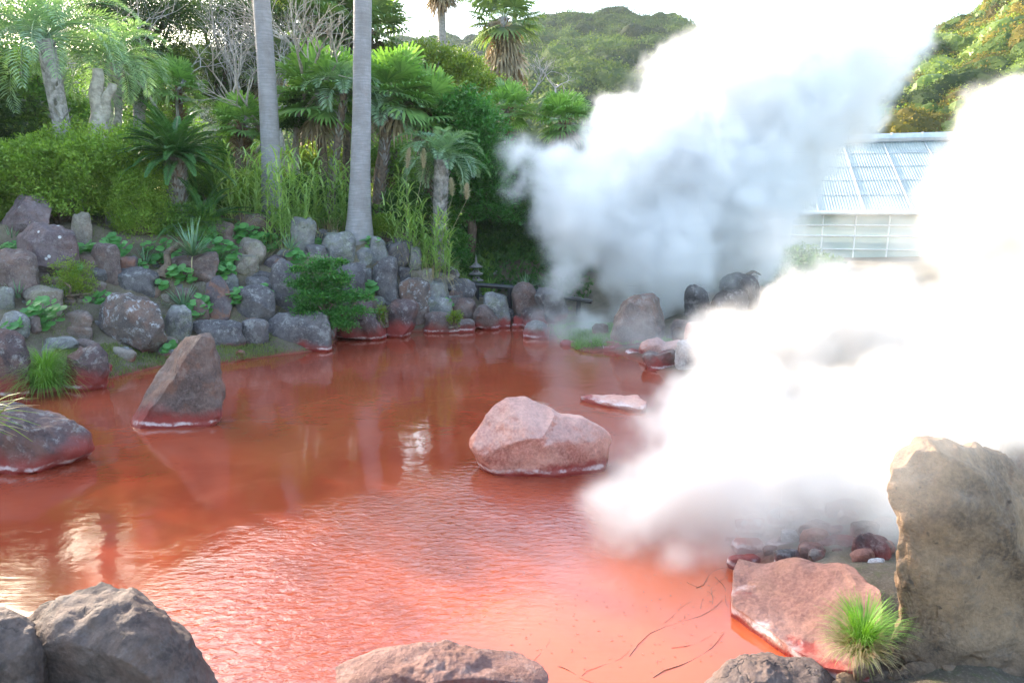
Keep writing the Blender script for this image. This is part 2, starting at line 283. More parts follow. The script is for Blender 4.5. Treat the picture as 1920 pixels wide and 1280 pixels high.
def terr(x, y):
    x = np.atleast_1d(np.asarray(x, float)); y = np.atleast_1d(np.asarray(y, float)); out = np.zeros(len(x))
    for s in range(0, len(x), 20000):
        xx = x[s:s+20000]; yy = y[s:s+20000]
        d2 = (xx[:, None]-CPA[:, 0])**2+(yy[:, None]-CPA[:, 1])**2+.05; w_ = d2**-1.9
        z = (w_*CPA[:, 2]).sum(1)/w_.sum(1); far = np.clip((np.hypot(xx, yy)-60)/60, 0, 1); z = np.maximum(z, .14)*(1-far)+2.5*far
        sd = shore_dist(xx, yy); q = np.clip(sd/.9, 0, 1); zin = -.08-.9*np.clip(-sd, 0, .6)
        out[s:s+20000] = np.where(sd > 0, (z*q*(2-q)).clip(.0)*1.0-.06*(1-q), zin)
    return out
def hit(px, py, water=True):
    d = ray(px, py); o = np.array([0, 0, CAMZ]); ts = np.linspace(2.2, 40, 900)/d[1]; p = o+ts[:, None]*d
    z = terr(p[:, 0], p[:, 1]); z = np.maximum(z, 0) if water else z
    k = np.where(p[:, 2] <= z)[0]; k = k[0] if len(k) else 500
    return p[k]
gx = np.concatenate([-np.geomspace(2500, 16, 26), np.arange(-15.5, 13, .17), np.geomspace(13.2, 2500, 26)]); gy = np.concatenate([[-600, -150, -40, -12, -5, -1, 1], np.arange(2, 20, .17), np.geomspace(20.4, 3000, 36)])
X, Yg = np.meshgrid(gx, gy); xf, yf = X.ravel(), Yg.ravel(); zf = terr(xf, yf); pp = np.stack([xf, yf, 0*xf], 1)
near = (np.hypot(xf, yf-8) < 22); zf = zf+near*(.07*fbm(pp*1.3, 3)+.03*fbm(pp*4, 2))*(zf > .02)
mb = MB(); nx_ = len(gx); ii = (np.arange(len(gy)-1)[:, None]*nx_+np.arange(nx_-1)[None]).ravel()
mb.add(np.stack([xf, yf, zf], 1), np.stack([ii, ii+1, ii+nx_+1, ii+nx_], 1)); tag(mb.build('ground', M['soil'], smooth=True), kind='structure')
mb = MB(); mb.add([(-22, 2.3, 0), (6, 2.3, 0), (6, 17.2, 0), (-22, 17.2, 0)], [(0, 1, 2, 3)])
tag(mb.build('water', M['water']), kind='structure')
# ---------------------------------------------------------------- rocks
def ico(n):
    import bmesh
    bm = bmesh.new(); bmesh.ops.create_icosphere(bm, subdivisions=n, radius=1); V = np.array([v.co[:] for v in bm.verts]); F = np.array([[v.index for v in f.verts] for f in bm.faces]); bm.free(); return nrm(V), F
ICO = {k: ico(k) for k in (3, 4, 5, 6)}
def poly_r(poly, th):
    p = np.asarray(poly, float); q = np.roll(p, -1, 0); pts = np.concatenate([p+(q-p)*k for k in np.linspace(0, 1, 24, endpoint=False)]); c = p.mean(0)
    c = np.array([(p[:, 0].min()+p[:, 0].max())/2, (p[:, 1].min()+p[:, 1].max())/2])*.5+c*.5
    d = pts-c; a = np.arctan2(-d[:, 1], d[:, 0]); r = np.hypot(d[:, 0], d[:, 1]); o = np.argsort(a); a, r = a[o], r[o]
    return c, np.interp(th, np.concatenate([a-2*np.pi, a, a+2*np.pi]), np.tile(r, 3))
NROCK = [0]
def rock(x0, y0, x1, y1, mat, label, dep=.8, poly=None, res=None, rough=1., Yf=None, facets=11, name='boulder', cat='boulder', group=None, pw=3.1, sink=.12, boxy=.62, rx=0, cuts=()):
    NROCK[0] += 1; rng = np.random.default_rng(100+NROCK[0]+rx)
    if poly is not None: x0, x1 = min(p[0] for p in poly), max(p[0] for p in poly); y0, y1 = min(p[1] for p in poly), max(p[1] for p in poly)
    cx = (x0+x1)/2; Yf = Yf or hit(cx, y1-1)[1]; wpx = x1-x0; hpx = y1-y0
    D = min(wpx, hpx*1.5)*Yf/1280*dep*.5; Yc = Yf+D*.55
    res = res or (6 if wpx > 230 else 5 if wpx > 55 else 4)
    V, F = ICO[res]; V = V.copy(); off = rng.random(3)*40
    for k in range(facets):                                       # flattened faces, mostly towards the front and top
        n_ = nrm(np.array([rng.normal(0, .8), -abs(rng.normal(.5, .6)), rng.normal(.35, .7)])); d_ = rng.uniform(.5, .82); s_ = V@n_
        V = V-np.where(s_ > d_, (s_-d_)*.97, 0)[:, None]*n_
    for (a_, b_, c_, d_) in cuts:
        n_ = nrm(np.array([a_, b_, c_], float)); s_ = V@n_; V = V-np.where(s_ > d_, s_-d_, 0)[:, None]*n_
    rr = np.hypot(V[:, 0], V[:, 2]); th = np.arctan2(V[:, 2], V[:, 0])
    if poly is not None:
        th0 = np.linspace(-np.pi, np.pi, 720); c, r0 = poly_r(poly, th0); r0 = np.convolve(np.tile(r0, 3), np.ones(9)/9, 'same')[720:1440]; R = np.interp(th, th0, r0); c = np.array(c)
    else:
        th0 = np.linspace(-np.pi, np.pi, 720); e = pw+rng.uniform(-.4, .8); r0 = (abs(np.cos(th0))**e+abs(np.sin(th0))**e)**(-1/e)
        q = np.stack([np.cos(th0)*.9, np.sin(th0)*.9, 0*th0], 1)+off; r0 = r0*(1+.16*fbm(q, 3)); X0, Z0 = r0*np.cos(th0), r0*np.sin(th0)
        sx, sz = wpx/(X0.max()-X0.min()), hpx/(Z0.max()-Z0.min()); R = np.interp(th, th0, r0); c = None
    rad = np.clip(rr, 0, 1)**boxy
    if c is not None: U, W_ = R*np.cos(th)*rad, R*np.sin(th)*rad
    else:
        U, W_ = R*np.cos(th)*rad*sx, R*np.sin(th)*rad*sz; c = np.array([cx-(X0.max()+X0.min())/2*sx, (y0+y1)/2+(Z0.max()+Z0.min())/2*sz])
    gk = 1.0 if poly is not None else 1.2
    if poly is not None: L_, R_, B_, T_ = c[0]-x0, x1-c[0], y1-c[1], c[1]-y0
    else: hw, hh = wpx/2*gk, hpx/2*gk; c = np.array([cx, (y0+y1)/2]); U = U-(U.max()+U.min())/2; W_ = W_-(W_.max()+W_.min())/2; L_, R_, B_, T_ = hw, hw, hh, hh
    U = np.where(U < 0, U*L_/-U.min(), U*R_/U.max()); W_ = np.where(W_ < 0, W_*B_/-W_.min(), W_*T_/W_.max())
    m = Yc/1280; dh = nrm(np.array([(cx-960)/1280, 1, 0.])); base = P(c[0], c[1], Yc); rgt = np.array([dh[1], -dh[0], 0]); 
    um = m/ max(.55, dh[1])**.0
    # pixel offsets turned into metres on the rock's own upright plane
    P00 = P(c[0], c[1], Yc); ex = (P(c[0]+10, c[1], Yc)-P00)/10; ez = (P(c[0], c[1]-10, Yc)-P00)/10
    Wd = W_*np.where(W_ < 0, 1+sink, 1.)
    W3 = P00+U[:, None]*ex+Wd[:, None]*ez+(V[:, 1]*D)[:, None]*dh
    size = (wpx*hpx)**.5*m; nv = nrm(W3-W3.mean(0)); k = 1/size; fr = W3*k+off
    low = fbm(fr*1.6, 3); ridg = 1-abs(fbm(fr*3.3+9, 4)); fine = fbm(fr*9, 4, .55); strat = fbm(fr*np.array([2, 2, 9.])+4, 3)
    dsp = size*rough*(.032*low+.038*(ridg-.75)+.014*fine+.008*strat-.02)
    W3 = W3+nv*dsp[:, None]
    org = np.array([P00[0], P00[1], W3[:, 2].min()]); mb = MB(); mb.add(W3, F)
    return tag(mb.build(name, M[mat], smooth=True, origin=org), label, cat, group)
def slab(pts, mat, label, group, res=6):
    H = []
    for px, py, h in pts: d = ray(px, py); q = np.array([0, 0, CAMZ])+d*((h-CAMZ)/d[2]); H.append(q)
    H = np.array(H); c = H[:, :2].mean(0); V, F = ICO[res]; rr = np.hypot(V[:, 0], V[:, 1]); th = np.arctan2(V[:, 1], V[:, 0])
    E = np.concatenate([H+(np.roll(H, -1, 0)-H)*k for k in np.linspace(0, 1, 20, endpoint=False)]); d = E[:, :2]-c; a = np.arctan2(d[:, 1], d[:, 0]); o = np.argsort(a); a = a[o]; r = np.hypot(d[:, 0], d[:, 1])[o]
    R = np.interp(th, np.concatenate([a-2*np.pi, a, a+2*np.pi]), np.tile(r, 3)); rad = np.clip(rr*1.12, 0, 1); w = np.clip(V[:, 2]*2.2, -1, 1); XY = c+np.stack([np.cos(th), np.sin(th)], 1)*(R*rad*(1-.03*(1-abs(w))*0))[:, None]
    d2 = ((XY[:, None]-H[None, :, :2])**2).sum(-1)+.01; k = d2**-1.2; zt = (k*H[:, 2]).sum(1)/k.sum(1); f = w*.5+.5; f = 1-(1-f)**2.2; z = -.3+(zt+.3)*f
    W3 = np.concatenate([XY, z[:, None]], 1); W3[:, 2] += .018*fbm(W3*4, 4)+.012*(1-abs(fbm(W3*7+3, 3))); W3[:, :2] += .012*np.stack([fbm(W3*6+9, 3), fbm(W3*6+20, 3)], 1)
    mb = MB(); mb.add(W3, F); return tag(mb.build('slab', M[mat], smooth=True, origin=(c[0], c[1], 0)), label, 'rock', group)
LB = 'boulders of the left bank'; WB = 'boulders standing at the waterline'; FG = 'rocks in the foreground'; RB = 'rocks on the steaming right shore'
def rr_(*a, **k): return rock(*a, **k)
for a in [
 (0,360,98,440,'spotted','dusky purple boulder with white lichen spots below the big hedge at far left',{'poly':[(-10,440),(2,400),(22,372),(36,361),(62,360),(78,370),(96,392),(100,425),(90,445)]}),
 (30,417,150,532,'spotted','large flat-topped mauve boulder in front of the spotted purple one at upper left',{'poly':[(28,440),(46,425),(60,417),(120,416),(138,428),(149,452),(152,500),(122,532),(76,534),(50,515),(28,470)]}),
 (-22,474,68,560,'purple','rounded plum-brown boulder at the left edge under the agave',{}),
 (134,402,172,468,'tan','narrow olive-tan stone emerging from under the hedge',{}),
 (174,461,224,534,'purple','egg-shaped purple stone among round leaves right of the mauve boulder',{}),
 (209,507,292,556,'slate','flat dark slab with a yellowish split face above the big lichen boulder',{}),
 (-6,541,27,590,'grey','small pale stone cut by the left edge of the picture',{}),
 (48,540,114,590,'tan','tan rounded stone below the agave at left',{}),
 (-4,587,52,634,'grey','pale grey block above the dark red edge boulder at far left',{}),
 (-34,613,60,752,'wet','dark wine-red boulder at the left edge beside the bright grass tuft',{'poly':[(-40,740),(-36,640),(-10,618),(25,616),(48,635),(60,680),(55,720),(30,752)],'Yf':9.1,'sink':.4}),
 (111,584,170,620,'brown','flat red-brown stone above the waterline boulder at left',{}),
 (122,612,170,642,'brown','small mottled stone under the flat red-brown one',{}),
 (82,634,142,660,'grey','thin pale flat stone just behind the bright grass tuft',{}),
 (112,642,208,742,'wet','dark reddish boulder in the water right of the bright grass tuft',{'poly':[(108,742),(114,700),(126,668),(150,648),(185,643),(203,660),(207,690),(204,725),(185,738)],'Yf':9.45,'sink':.4}),
 (176,546,317,660,'lichen','great round boulder crusted with grey lichen, largest of the left bank',{'poly':[(176,605),(185,575),(205,552),(240,546),(275,552),(302,572),(316,602),(313,632),(296,656),(250,662),(205,655),(182,635)]}),
 (306,576,358,640,'grey','grey rounded stone tucked against the right side of the great lichen boulder',{}),
 (365,564,392,612,'purple','small oval mauve stone left of the pointed slate with orange base',{}),
 (381,514,437,606,'rust','pointed upright slate whose lower half is rust orange',{'poly':[(384,600),(381,570),(384,535),(400,518),(412,514),(425,528),(436,552),(436,580),(430,604),(400,608)]}),
 (435,538,511,614,'slate','broad dark dome boulder right of the rust-based slate',{}),
 (366,603,457,650,'slate','long flat-topped grey block just above the mossy shore',{'pw':4}),
 (455,602,501,648,'slate','small dark blue-grey stone left of the long waterline boulder',{}),
 (318,476,405,540,'purple','brownish stone half hidden behind the middle yucca',{}),
 (387,418,438,464,'purple','slanted purple-brown stone above the large yucca',{}),
 (444,403,504,442,'brown','red-brown double-humped stone under the left reeds',{}),
 (452,450,497,494,'tan','round tan stone among round leaves below the reeds',{}),
 (428,478,482,520,'tan','pair of pale tan broken stones above the dark dome boulder, seen as one block',{}),
 (420,515,446,545,'grey','small grey stone right of the tip of the rust-based slate',{}),
 (222,482,256,514,'rust','small rust-red stone beside the small yucca',{}),
 (497,480,537,508,'rust','thin reddish tilted slab over the dark angular stone',{}),
 (464,522,510,560,'slate','dark angular stone left of the tall dark pillar stone',{'facets':9}),
 (508,494,568,592,'slate','tall dark slate pillar at the left side of the glossy green bush',{'pw':3.6}),
 (494,580,626,656,'slate','long black waterline boulder with a red foot in front of the glossy bush',{'poly':[(500,650),(494,625),(502,600),(520,588),(560,582),(600,584),(618,592),(625,612),(625,650),(560,655)],'Yf':12.3,'sink':.4}),
 (546,410,590,472,'grey','upright grey stone to the right of the pale-stemmed reeds',{}),
 (582,430,616,462,'slate','small dark stone between the reeds and the big palm trunk',{}),
 (604,438,666,500,'grey','hump-shaped grey stone left of the foot of the big palm',{}),
 (662,466,704,502,'grey','smooth grey block below the foot of the big palm',{'pw':4}),
 (690,446,726,500,'grey','grey stone right of the foot of the big palm',{}),
 (708,444,782,512,'slate','big dark block with a sun-touched corner above the standing stone',{'poly':[(710,500),(706,480),(722,450),(745,445),(775,450),(784,475),(780,498),(750,512)],'facets':8}),
 (768,464,790,512,'grey','narrow grey stone leaning on the right end of the big dark block',{}),
 (696,476,752,575,'slate','tall standing stone with a speckled head in the middle of the bank',{'poly':[(700,560),(696,520),(698,500),(712,485),(728,477),(744,482),(750,500),(751,540),(752,565),(735,575),(710,572)],'facets':3}),
 (624,496,684,560,'slate','dark rounded boulder behind the top right of the glossy bush',{}),
 (751,525,804,592,'lichen','white-speckled upright boulder right of the standing stone',{'facets':3}),
 (795,530,842,570,'grey','boxy grey stone above the waterline, right of the speckled boulder',{'pw':4}),
 (797,557,845,602,'grey','low grey dome stone below the boxy one',{}),
 (628,545,732,634,'wet','large sloping dark boulder running down into the water right of the glossy bush',{'poly':[(622,632),(624,580),(640,555),(668,546),(695,560),(712,590),(728,612),(730,632),(680,636)],'Yf':13.35,'sink':.3}),
 (718,564,781,628,'wet','dark waterline boulder with a glowing red foot and green fern at its left',{'Yf':13.75,'sink':.3}),
 (776,580,800,612,'brown','small dark brown stone squeezed between two waterline boulders',{}),
 (797,588,852,627,'purple','flat mauve waterline stone with a white salt rim',{'pw':4,'Yf':14.25}),
 (842,560,892,602,'purple','dark rounded cap stone over the small fern, left of the fence',{}),
 (850,600,889,627,'purple','low mauve stone in the water under the dark cap stone',{'pw':4,'Yf':14.4}),
 (886,568,938,622,'purple','wedge-shaped mauve stone in the water below the black fence',{'poly':[(886,618),(888,590),(900,573),(910,570),(928,582),(936,600),(937,618),(910,623)],'Yf':14.6}),
 (909,552,953,615,'grey','square-shouldered grey stone left of the second fence post',{'pw':4,'Yf':14.9}),
 (963,534,1007,596,'purple','upright oval brown boulder in front of the black rail',{'Yf':15.2}),
 (1005,545,1062,604,'slate','round dark boulder at the right end of the black rail',{'Yf':15.0}),
 (950,580,972,602,'slate','small dark stone at the foot of the second fence post',{}),
 (960,592,986,616,'wet','small wine-dark stone under the upright oval boulder',{'Yf':15.0}),
 (980,580,1025,618,'wet','reddish dark stone under the round dark boulder',{'Yf':14.9}),
 (984,604,1026,650,'grey','grey and white split stone standing alone in the water before the steam',{'Yf':13.6,'facets':8}),
 (842,525,890,562,'slate','dark stone immediately left of the first fence post',{}),
 (830,503,860,536,'slate','pointed dark stone behind and left of the pagoda',{}),
 (770,505,810,536,'tan','mossy pale stone below the long drooping reeds',{}),
 (803,512,840,540,'grey','flat grey stone between the mossy pale stone and the pointed one',{}),
 (748,502,772,530,'slate','small dark stone right of the standing stone',{}),
 (840,540,873,566,'purple','mauve stone under the dark stone by the first fence post',{}),
 (674,504,698,528,'grey','small block stone left of the standing stone',{}),
 (700,556,723,578,'grey','small grey stone at the foot of the standing stone',{}),
 (575,460,612,488,'slate','dark stone above the top of the glossy bush',{}),
 (436,480,456,508,'grey','small grey stone left of the tan pair',{}),
 ]:
    x0,y0,x1,y1,mt,lb,kw = a; rock(x0,y0,x1,y1,mt,lb,group=LB,**kw)
# waterline and foreground
rock(0,0,0,0,'point','tall leaning pointed rock with a white salt line, alone in the left of the pool',dep=.75,poly=[(230,784),(253,757),(295,698),(326,656),(348,634),(372,627),(394,626),(404,637),(406,659),(416,673),(424,721),(422,762),(366,784),(300,796),(262,800)],res=6,Yf=7.75,facets=0,rough=.8,boxy=.6,sink=.45,cuts=[(-.62,-.5,.6,.42),(.22,-.95,.12,.5),(.8,-.5,.1,.7)],group=WB)
rock(0,0,0,0,'wet','low dark wedge rock with a red wet foot at the left edge of the pool',dep=.9,sink=.5,poly=[(-90,880),(-80,800),(-30,768),(42,761),(107,774),(141,794),(178,826),(186,842),(155,858),(84,878),(0,888)],res=6,Yf=6.4,facets=3,rough=1.1,group=WB)
rock(0,0,0,0,'pink','large pink and white crusted boulder in the middle of the red pool',dep=.75,poly=[(878,828),(896,804),(924,767),(947,751),(986,752),(1020,767),(1054,781),(1093,784),(1132,798),(1152,818),(1146,850),(1135,884),(1093,895),(1009,894),(952,884),(905,864)],res=6,Yf=6.3,facets=0,rough=.6,boxy=.75,sink=.3,cuts=[(-.35,-.55,.75,.55),(.5,-.75,.35,.6),(-.1,-.9,-.1,.75)],group=WB)
rock(0,0,0,0,'front','smooth rounded grey boulder filling the bottom left corner',dep=.9,poly=[(30,1330),(30,1205),(45,1172),(73,1148),(112,1128),(180,1122),(253,1124),(285,1136),(318,1159),(352,1204),(402,1269),(440,1340),(440,1420),(60,1420)],res=6,Yf=2.95,facets=1,rough=1.2,sink=.3,group=FG)
rock(0,0,0,0,'front','grey boulder split off at the very bottom left edge',dep=.9,poly=[(-160,1400),(-150,1165),(-60,1145),(20,1148),(60,1165),(84,1210),(90,1300),(70,1400)],res=6,Yf=2.9,facets=1,rough=1.3,sink=.3,group=FG)
rock(0,0,0,0,'bottom','low brownish-pink rock crossing the middle of the bottom edge',dep=1.2,poly=[(580,1310),(620,1268),(681,1248),(760,1238),(844,1231),(930,1246),(1021,1260),(1060,1300),(1040,1360),(620,1360)],res=6,Yf=3.2,facets=2,sink=.2,group=FG)
rock(0,0,0,0,'front','dark smooth stone at the bottom edge left of the pale rubble',dep=1.2,poly=[(1290,1310),(1359,1255),(1437,1244),(1488,1256),(1539,1260),(1590,1300),(1560,1360),(1300,1360)],res=6,Yf=3.1,facets=1,sink=.2,group=FG)
slab([(1378,1075,.06),(1373,1112,.05),(1373,1142,.05),(1410,1168,.05),(1457,1198,.06),(1500,1226,.07),(1545,1254,.08),(1630,1265,.12),(1660,1180,.28),(1650,1100,.34),(1601,1058,.32),(1500,1045,.25),(1388,1040,.16)], 'slab', 'big tilted pink slab with a white rim beside the grass tuft at lower right', FG)
rock(0,0,0,0,'sand','huge sandy brown boulder with dark cracks filling the lower right corner',dep=.7,poly=[(1644,1190),(1650,1100),(1672,1030),(1685,956),(1684,913),(1700,860),(1750,823),(1804,809),(1842,820),(1875,858),(1910,905),(2010,960),(2180,1060),(2240,1290),(1950,1300),(1700,1256),(1652,1236)],res=6,Yf=3.12,facets=3,rough=1.9,boxy=.38,sink=.3,cuts=[(-.4,-.9,.15,.5),(.55,-.8,.25,.52),(.2,-.35,.9,.7),(.9,-.3,.3,.72)],group=FG)
rock(1850,790,2100,1000,'brown','brown rock rising behind the huge sandy boulder at the right edge',Yf=5.2,group=FG)
for i,(x,y,w_,h_) in enumerate([(1600,1240,50,30),(1690,1246,60,30),(1770,1248,50,28),(1640,1282,80,30),(1840,1252,70,30),(1920,1262,80,34),(1560,1275,50,24),(1575,1262,90,40),(1655,1258,70,34),(1725,1268,80,36),(1800,1270,90,34),(1880,1275,90,40)]):
    rock(x,y,x+w_,y+h_,'sand','small pale broken stone in the rubble row at the bottom right edge',Yf=3.2,group='pale rubble along the bottom right edge',name='stone',cat='stone',res=4)
rock(0,0,0,0,'brown','tall brown leaning boulder wrapped in steam on the far right shore',dep=.7,poly=[(1143,625),(1150,597),(1160,575),(1172,562),(1197,557),(1228,549),(1243,560),(1250,589),(1247,634),(1215,664),(1165,664),(1148,650)],res=5,Yf=12.6,facets=4,boxy=.5,rough=1.2,group=RB)
for a in [
 (1192,630,1282,684,'pink','pink rounded rock at the shore under the tall brown boulder',{'Yf':11.7,'poly':[(1194,675),(1198,650),(1212,634),(1232,632),(1250,642),(1280,636),(1284,650),(1262,668),(1230,684)]}),
 (1208,662,1276,716,'purple','flat-topped rock with a dark wet red face beside the pink one',{'Yf':10.8,'facets':8}),
 (1270,645,1345,735,'pale','chalky pale rock half dissolved in the steam on the right shore',{'Yf':10.5}),
 (1285,607,1318,645,'pink','small pink stone above the chalky pale rock',{'Yf':12}),
 (1260,602,1296,640,'brown','orange-brown stone behind the pink shore rocks',{'Yf':12.6}),
 (1286,540,1330,612,'black','black rock in the steam right of the tall brown boulder',{'Yf':13.6}),
 (1350,518,1420,575,'black','pitted black rock next to the grey post',{'Yf':14.6}),
 (1330,550,1400,640,'black','dark rock mass under the pitted black one',{'Yf':13.4}),
 (1050,638,1086,660,'tan','small straw-coloured stone on the grassy spit',{'Yf':12.9}),
 (1112,608,1139,630,'brown','small orange stone left of the tall brown boulder',{'Yf':13.3}),
 (1088,648,1112,664,'brown','small brown stone at the waterline of the grassy spit',{'Yf':12.7}),
 (1130,642,1170,672,'wet','dark wet stone at the left foot of the tall brown boulder',{'Yf':12.4}),
 (1170,655,1205,680,'wet','low dark stone between the tall boulder and the pink rock',{'Yf':12.0}),
 (1300,690,1400,800,'pale','large pale rock inside the front steam above the pool edge',{'Yf':9.6}),
 (1400,800,1540,940,'brown','brown shore rock hidden in the densest steam',{'Yf':7.0}),
 (1480,960,1640,1060,'brown','dark brown rock just behind the pink slab at the foot of the steam',{'Yf':5.1}),
 (1440,1012,1520,1050,'black','charred-looking dark stone against the upper edge of the pink slab',{'Yf':4.75}),
 (1530,1010,1610,1062,'brown','brown stone wedged behind the upper edge of the pink slab',{'Yf':4.6}),
 (1600,1005,1670,1070,'wet','dark stone between the pink slab and the huge sandy boulder',{'Yf':4.4}),
 (1620,960,1690,1010,'pale','white crusted stone just left of the huge sandy boulder',{'Yf':5.0}),
 (1360,1010,1400,1060,'wet','dark wet stone at the upper left corner of the pink slab',{'Yf':4.9}),
 ]:
    x0,y0,x1,y1,mt,lb,kw = a; rock(x0,y0,x1,y1,mt,lb,group=RB,**kw)
slab([(1086,747,.03),(1105,752,.03),(1125,757,.03),(1165,764,.03),(1205,768,.04),(1212,752,.10),(1195,742,.11),(1150,738,.10),(1110,740,.07)], 'pink', 'flat pale-topped rock barely above the red water', RB, 5)
# small wedging stones
rng = np.random.default_rng(5); k = 0
while k < 95:
    px = rng.uniform(-20, 1040); py = rng.uniform(430, 700)
    if px > 860 and py < 575 or px < 420 and py < 470+px*.0: continue
    p = hit(px, py)
    if p[2] < .05 or p[1] > 17: continue
    s = 8+18*rng.random()**1.6
    rock(px-s*rng.uniform(.8, 1.5), py-s, px+s*rng.uniform(.8, 1.3), py+s*.5, ['slate', 'grey', 'brown', 'tan', 'purple'][rng.integers(5)], 'small wedging stone in the gaps between the larger boulders of the left bank',
         group='small stones wedged between the left bank boulders', name='stone', cat='stone', res=3, Yf=p[1]); k += 1
rng = np.random.default_rng(12)
for i in range(48):
    px = rng.uniform(1390, 1680); py = rng.uniform(950, 1062); s = rng.uniform(7, 27)
    rock(px-s*rng.uniform(.8, 1.5), py-s*.8, px+s*rng.uniform(.8, 1.3), py+s*.5, ['black', 'brown', 'wet', 'slab', 'brown', 'pale', 'bottom'][rng.integers(7)], 'small rough stone in the rubble behind the pink slab at the foot of the steam',
         group='rubble behind the pink slab', name='stone', cat='stone', res=4)
# ---------------------------------------------------------------- fence, pagoda, post
def at(px, py, Y): return P(px, py, Y)
f = thing('rail_fence', at(893, 560, 15.9), 'low black round-bar fence in front of the stone pagoda', 'fence')
mb = MB(); tube(mb, [at(880, 533, 15.9), at(925, 536, 15.9), at(968, 540, 15.9)], .055, 12); mb.build('top_rail', M['rail'], f, True)
mb = MB(); tube(mb, [at(968, 540, 15.9), at(1000, 545, 15.8), at(1058, 557, 15.6), at(1110, 566, 15.4)], .05, 12); mb.build('top_rail', M['rail'], f, True)
mb = MB(); tube(mb, [at(896, 555, 15.9), at(955, 558, 15.9)], .022, 8); mb.build('lower_rail', M['rail'], f, True)
for px, y0, y1, Y in [(894, 535, 566, 15.9), (956, 540, 592, 15.9), (1008, 547, 585, 15.75), (1085, 562, 600, 15.5)]:
    mb = MB(); a = at(px, y0, Y); b = at(px, y1, Y); b[:2] = a[:2]; tube(mb, [a, (a+b)/2, b], .058, 12); mb.build('post', M['rail'], f, True)
PG = at(893, 540, 17.2); u = 17.2/1280
pg = thing('stone_pagoda', PG, 'small three-tiered dark stone pagoda with a ringed spire behind the black fence', 'pagoda')
def zz(py): return at(893, py, 17.2)[2]
def lathe4(name, prof, n=6, rot=0.5):                              # prof: (radius px, py)
    mb = MB(); th = np.arange(n)*2*np.pi/n+rot; V = []
    for r, py in prof: V += [(PG[0]+r*u*math.cos(q), PG[1]+r*u*math.sin(q), zz(py)) for q in th]
    m = len(prof); mb.add(V, [(i*n+j, i*n+(j+1) % n, (i+1)*n+(j+1) % n, (i+1)*n+j) for i in range(m-1) for j in range(n)]); mb.add(V[:n], [list(range(n))[::-1]]); mb.add(V[-n:], [list(range(n))])
    return mb.build(name, M['stone'], pg)
for y_, r in ((526, 15.5), (513.5, 14.5), (500.5, 13.5)):
    lathe4('roof', [(r*.75, y_+1.6), (r, y_+.6), (r*1.02, y_-.8), (r*.66, y_-2.6), (r*.42, y_-6)])
for y_, r in ((548, 9), (526, 6.5), (513.5, 5.8)):
    lathe4('tier_body', [(r, y_+2), (r*.94, y_-7.5 if y_ < 540 else y_-21)], 12)
for y_, r in ((521, 6.7), (508.5, 6)):
    for s in (-1, 1):
        mb = MB(); box(mb, (PG[0]+s*2.4*u, PG[1]-r*u*.93, zz(y_-.5)), (2.1*u, .03, 3.4*u)); mb.build('window_opening', M['black'], pg)
lathe4('base', [(13, 560), (13, 550), (10, 548)], 8)
mb = MB(); th = np.arange(10)*2*np.pi/10; V = []; pr = [(4, 496.5), (4.2, 494)]+[(q, y) for k in range(6) for q, y in ((2.9-.32*k, 493-2.4*k), (2.2-.27*k, 491.6-2.4*k))]+[(.3, 477)]
for r, py in pr: V += [(PG[0]+r*u*math.cos(q), PG[1]+r*u*math.sin(q), zz(py)) for q in th]
mb.add(V, [(i*10+j, i*10+(j+1) % 10, (i+1)*10+(j+1) % 10, (i+1)*10+j) for i in range(len(pr)-1) for j in range(10)]); mb.build('spire', M['stone'], pg)
rock(905,512,945,566,'pale','pale bluish boulder behind the fence right of the pagoda',Yf=18.2,group='pale boulders behind the fence',dep=.5)
rock(940,530,966,572,'grey','grey boulder behind the gap in the fence rails',Yf=18,group='pale boulders behind the fence',dep=.5)
rock(866,540,900,572,'grey','low grey boulder under the stone pagoda',Yf=16.9,dep=.8,group='pale boulders behind the fence')
rock(940,448,968,500,'tan','tan rock face showing through the dark shrubs behind the fence',Yf=20,dep=.6)
p0 = at(1413, 560, 15.2)
po = thing('wooden_post', p0, 'grey wooden post with a small gabled cap next to the pitted black rock', 'post')
mb = MB(); box(mb, (p0[0], p0[1], (p0[2]+at(1413, 516, 15.2)[2])/2), (.1, .1, at(1413, 516, 15.2)[2]-p0[2]), .3); mb.build('shaft', M['post'], po)
mb = MB(); a = at(1413, 507, 15.2)
for s in (-1, 1):
    e = a+np.array([s*.13, 0, -.075]); mb.add([a+[0, -.12, 0], e+[0, -.12, 0], e+[0, .12, 0], a+[0, .12, 0], a+[0, -.12, -.025], e+[0, -.12, -.025], e+[0, .12, -.025], a+[0, .12, -.025]], [(0, 1, 2, 3), (7, 6, 5, 4), (0, 4, 5, 1), (1, 5, 6, 2), (2, 6, 7, 3)])
mb.build('gabled_cap', M['barkb'], po)
# ---------------------------------------------------------------- greenhouse
gh = thing('greenhouse', (14, 25, .8), 'long pale greenhouse with a corrugated translucent roof behind the steam', 'greenhouse')
A0, A1 = np.array([8.6, 27.5]), np.array([27, 22.5]); ax = (A1-A0)/np.linalg.norm(A1-A0); Lg = np.linalg.norm(A1-A0); bk = np.array([-ax[1], ax[0]])
def gp(u_, v_, z_): q = A0+ax*u_+bk*v_; return np.array([q[0], q[1], z_])
ZE, ZR, VR = 2.55, 5.55, 5.2
mb = MB(); nc = 380; us = np.linspace(-.3, Lg, nc); V = []
for i, u_ in enumerate(us):
    c_ = .03*(i % 2)
    V += [gp(u_, -.35, ZE+c_), gp(u_, VR, ZR+c_)]
mb.add(V, [(2*i, 2*i+2, 2*i+3, 2*i+1) for i in range(nc-1)]); V2 = [gp(-.3, VR*2+.35, ZE), gp(Lg, VR*2+.35, ZE), gp(Lg, VR, ZR), gp(-.3, VR, ZR)]; mb.add(V2, [(0, 1, 2, 3)])
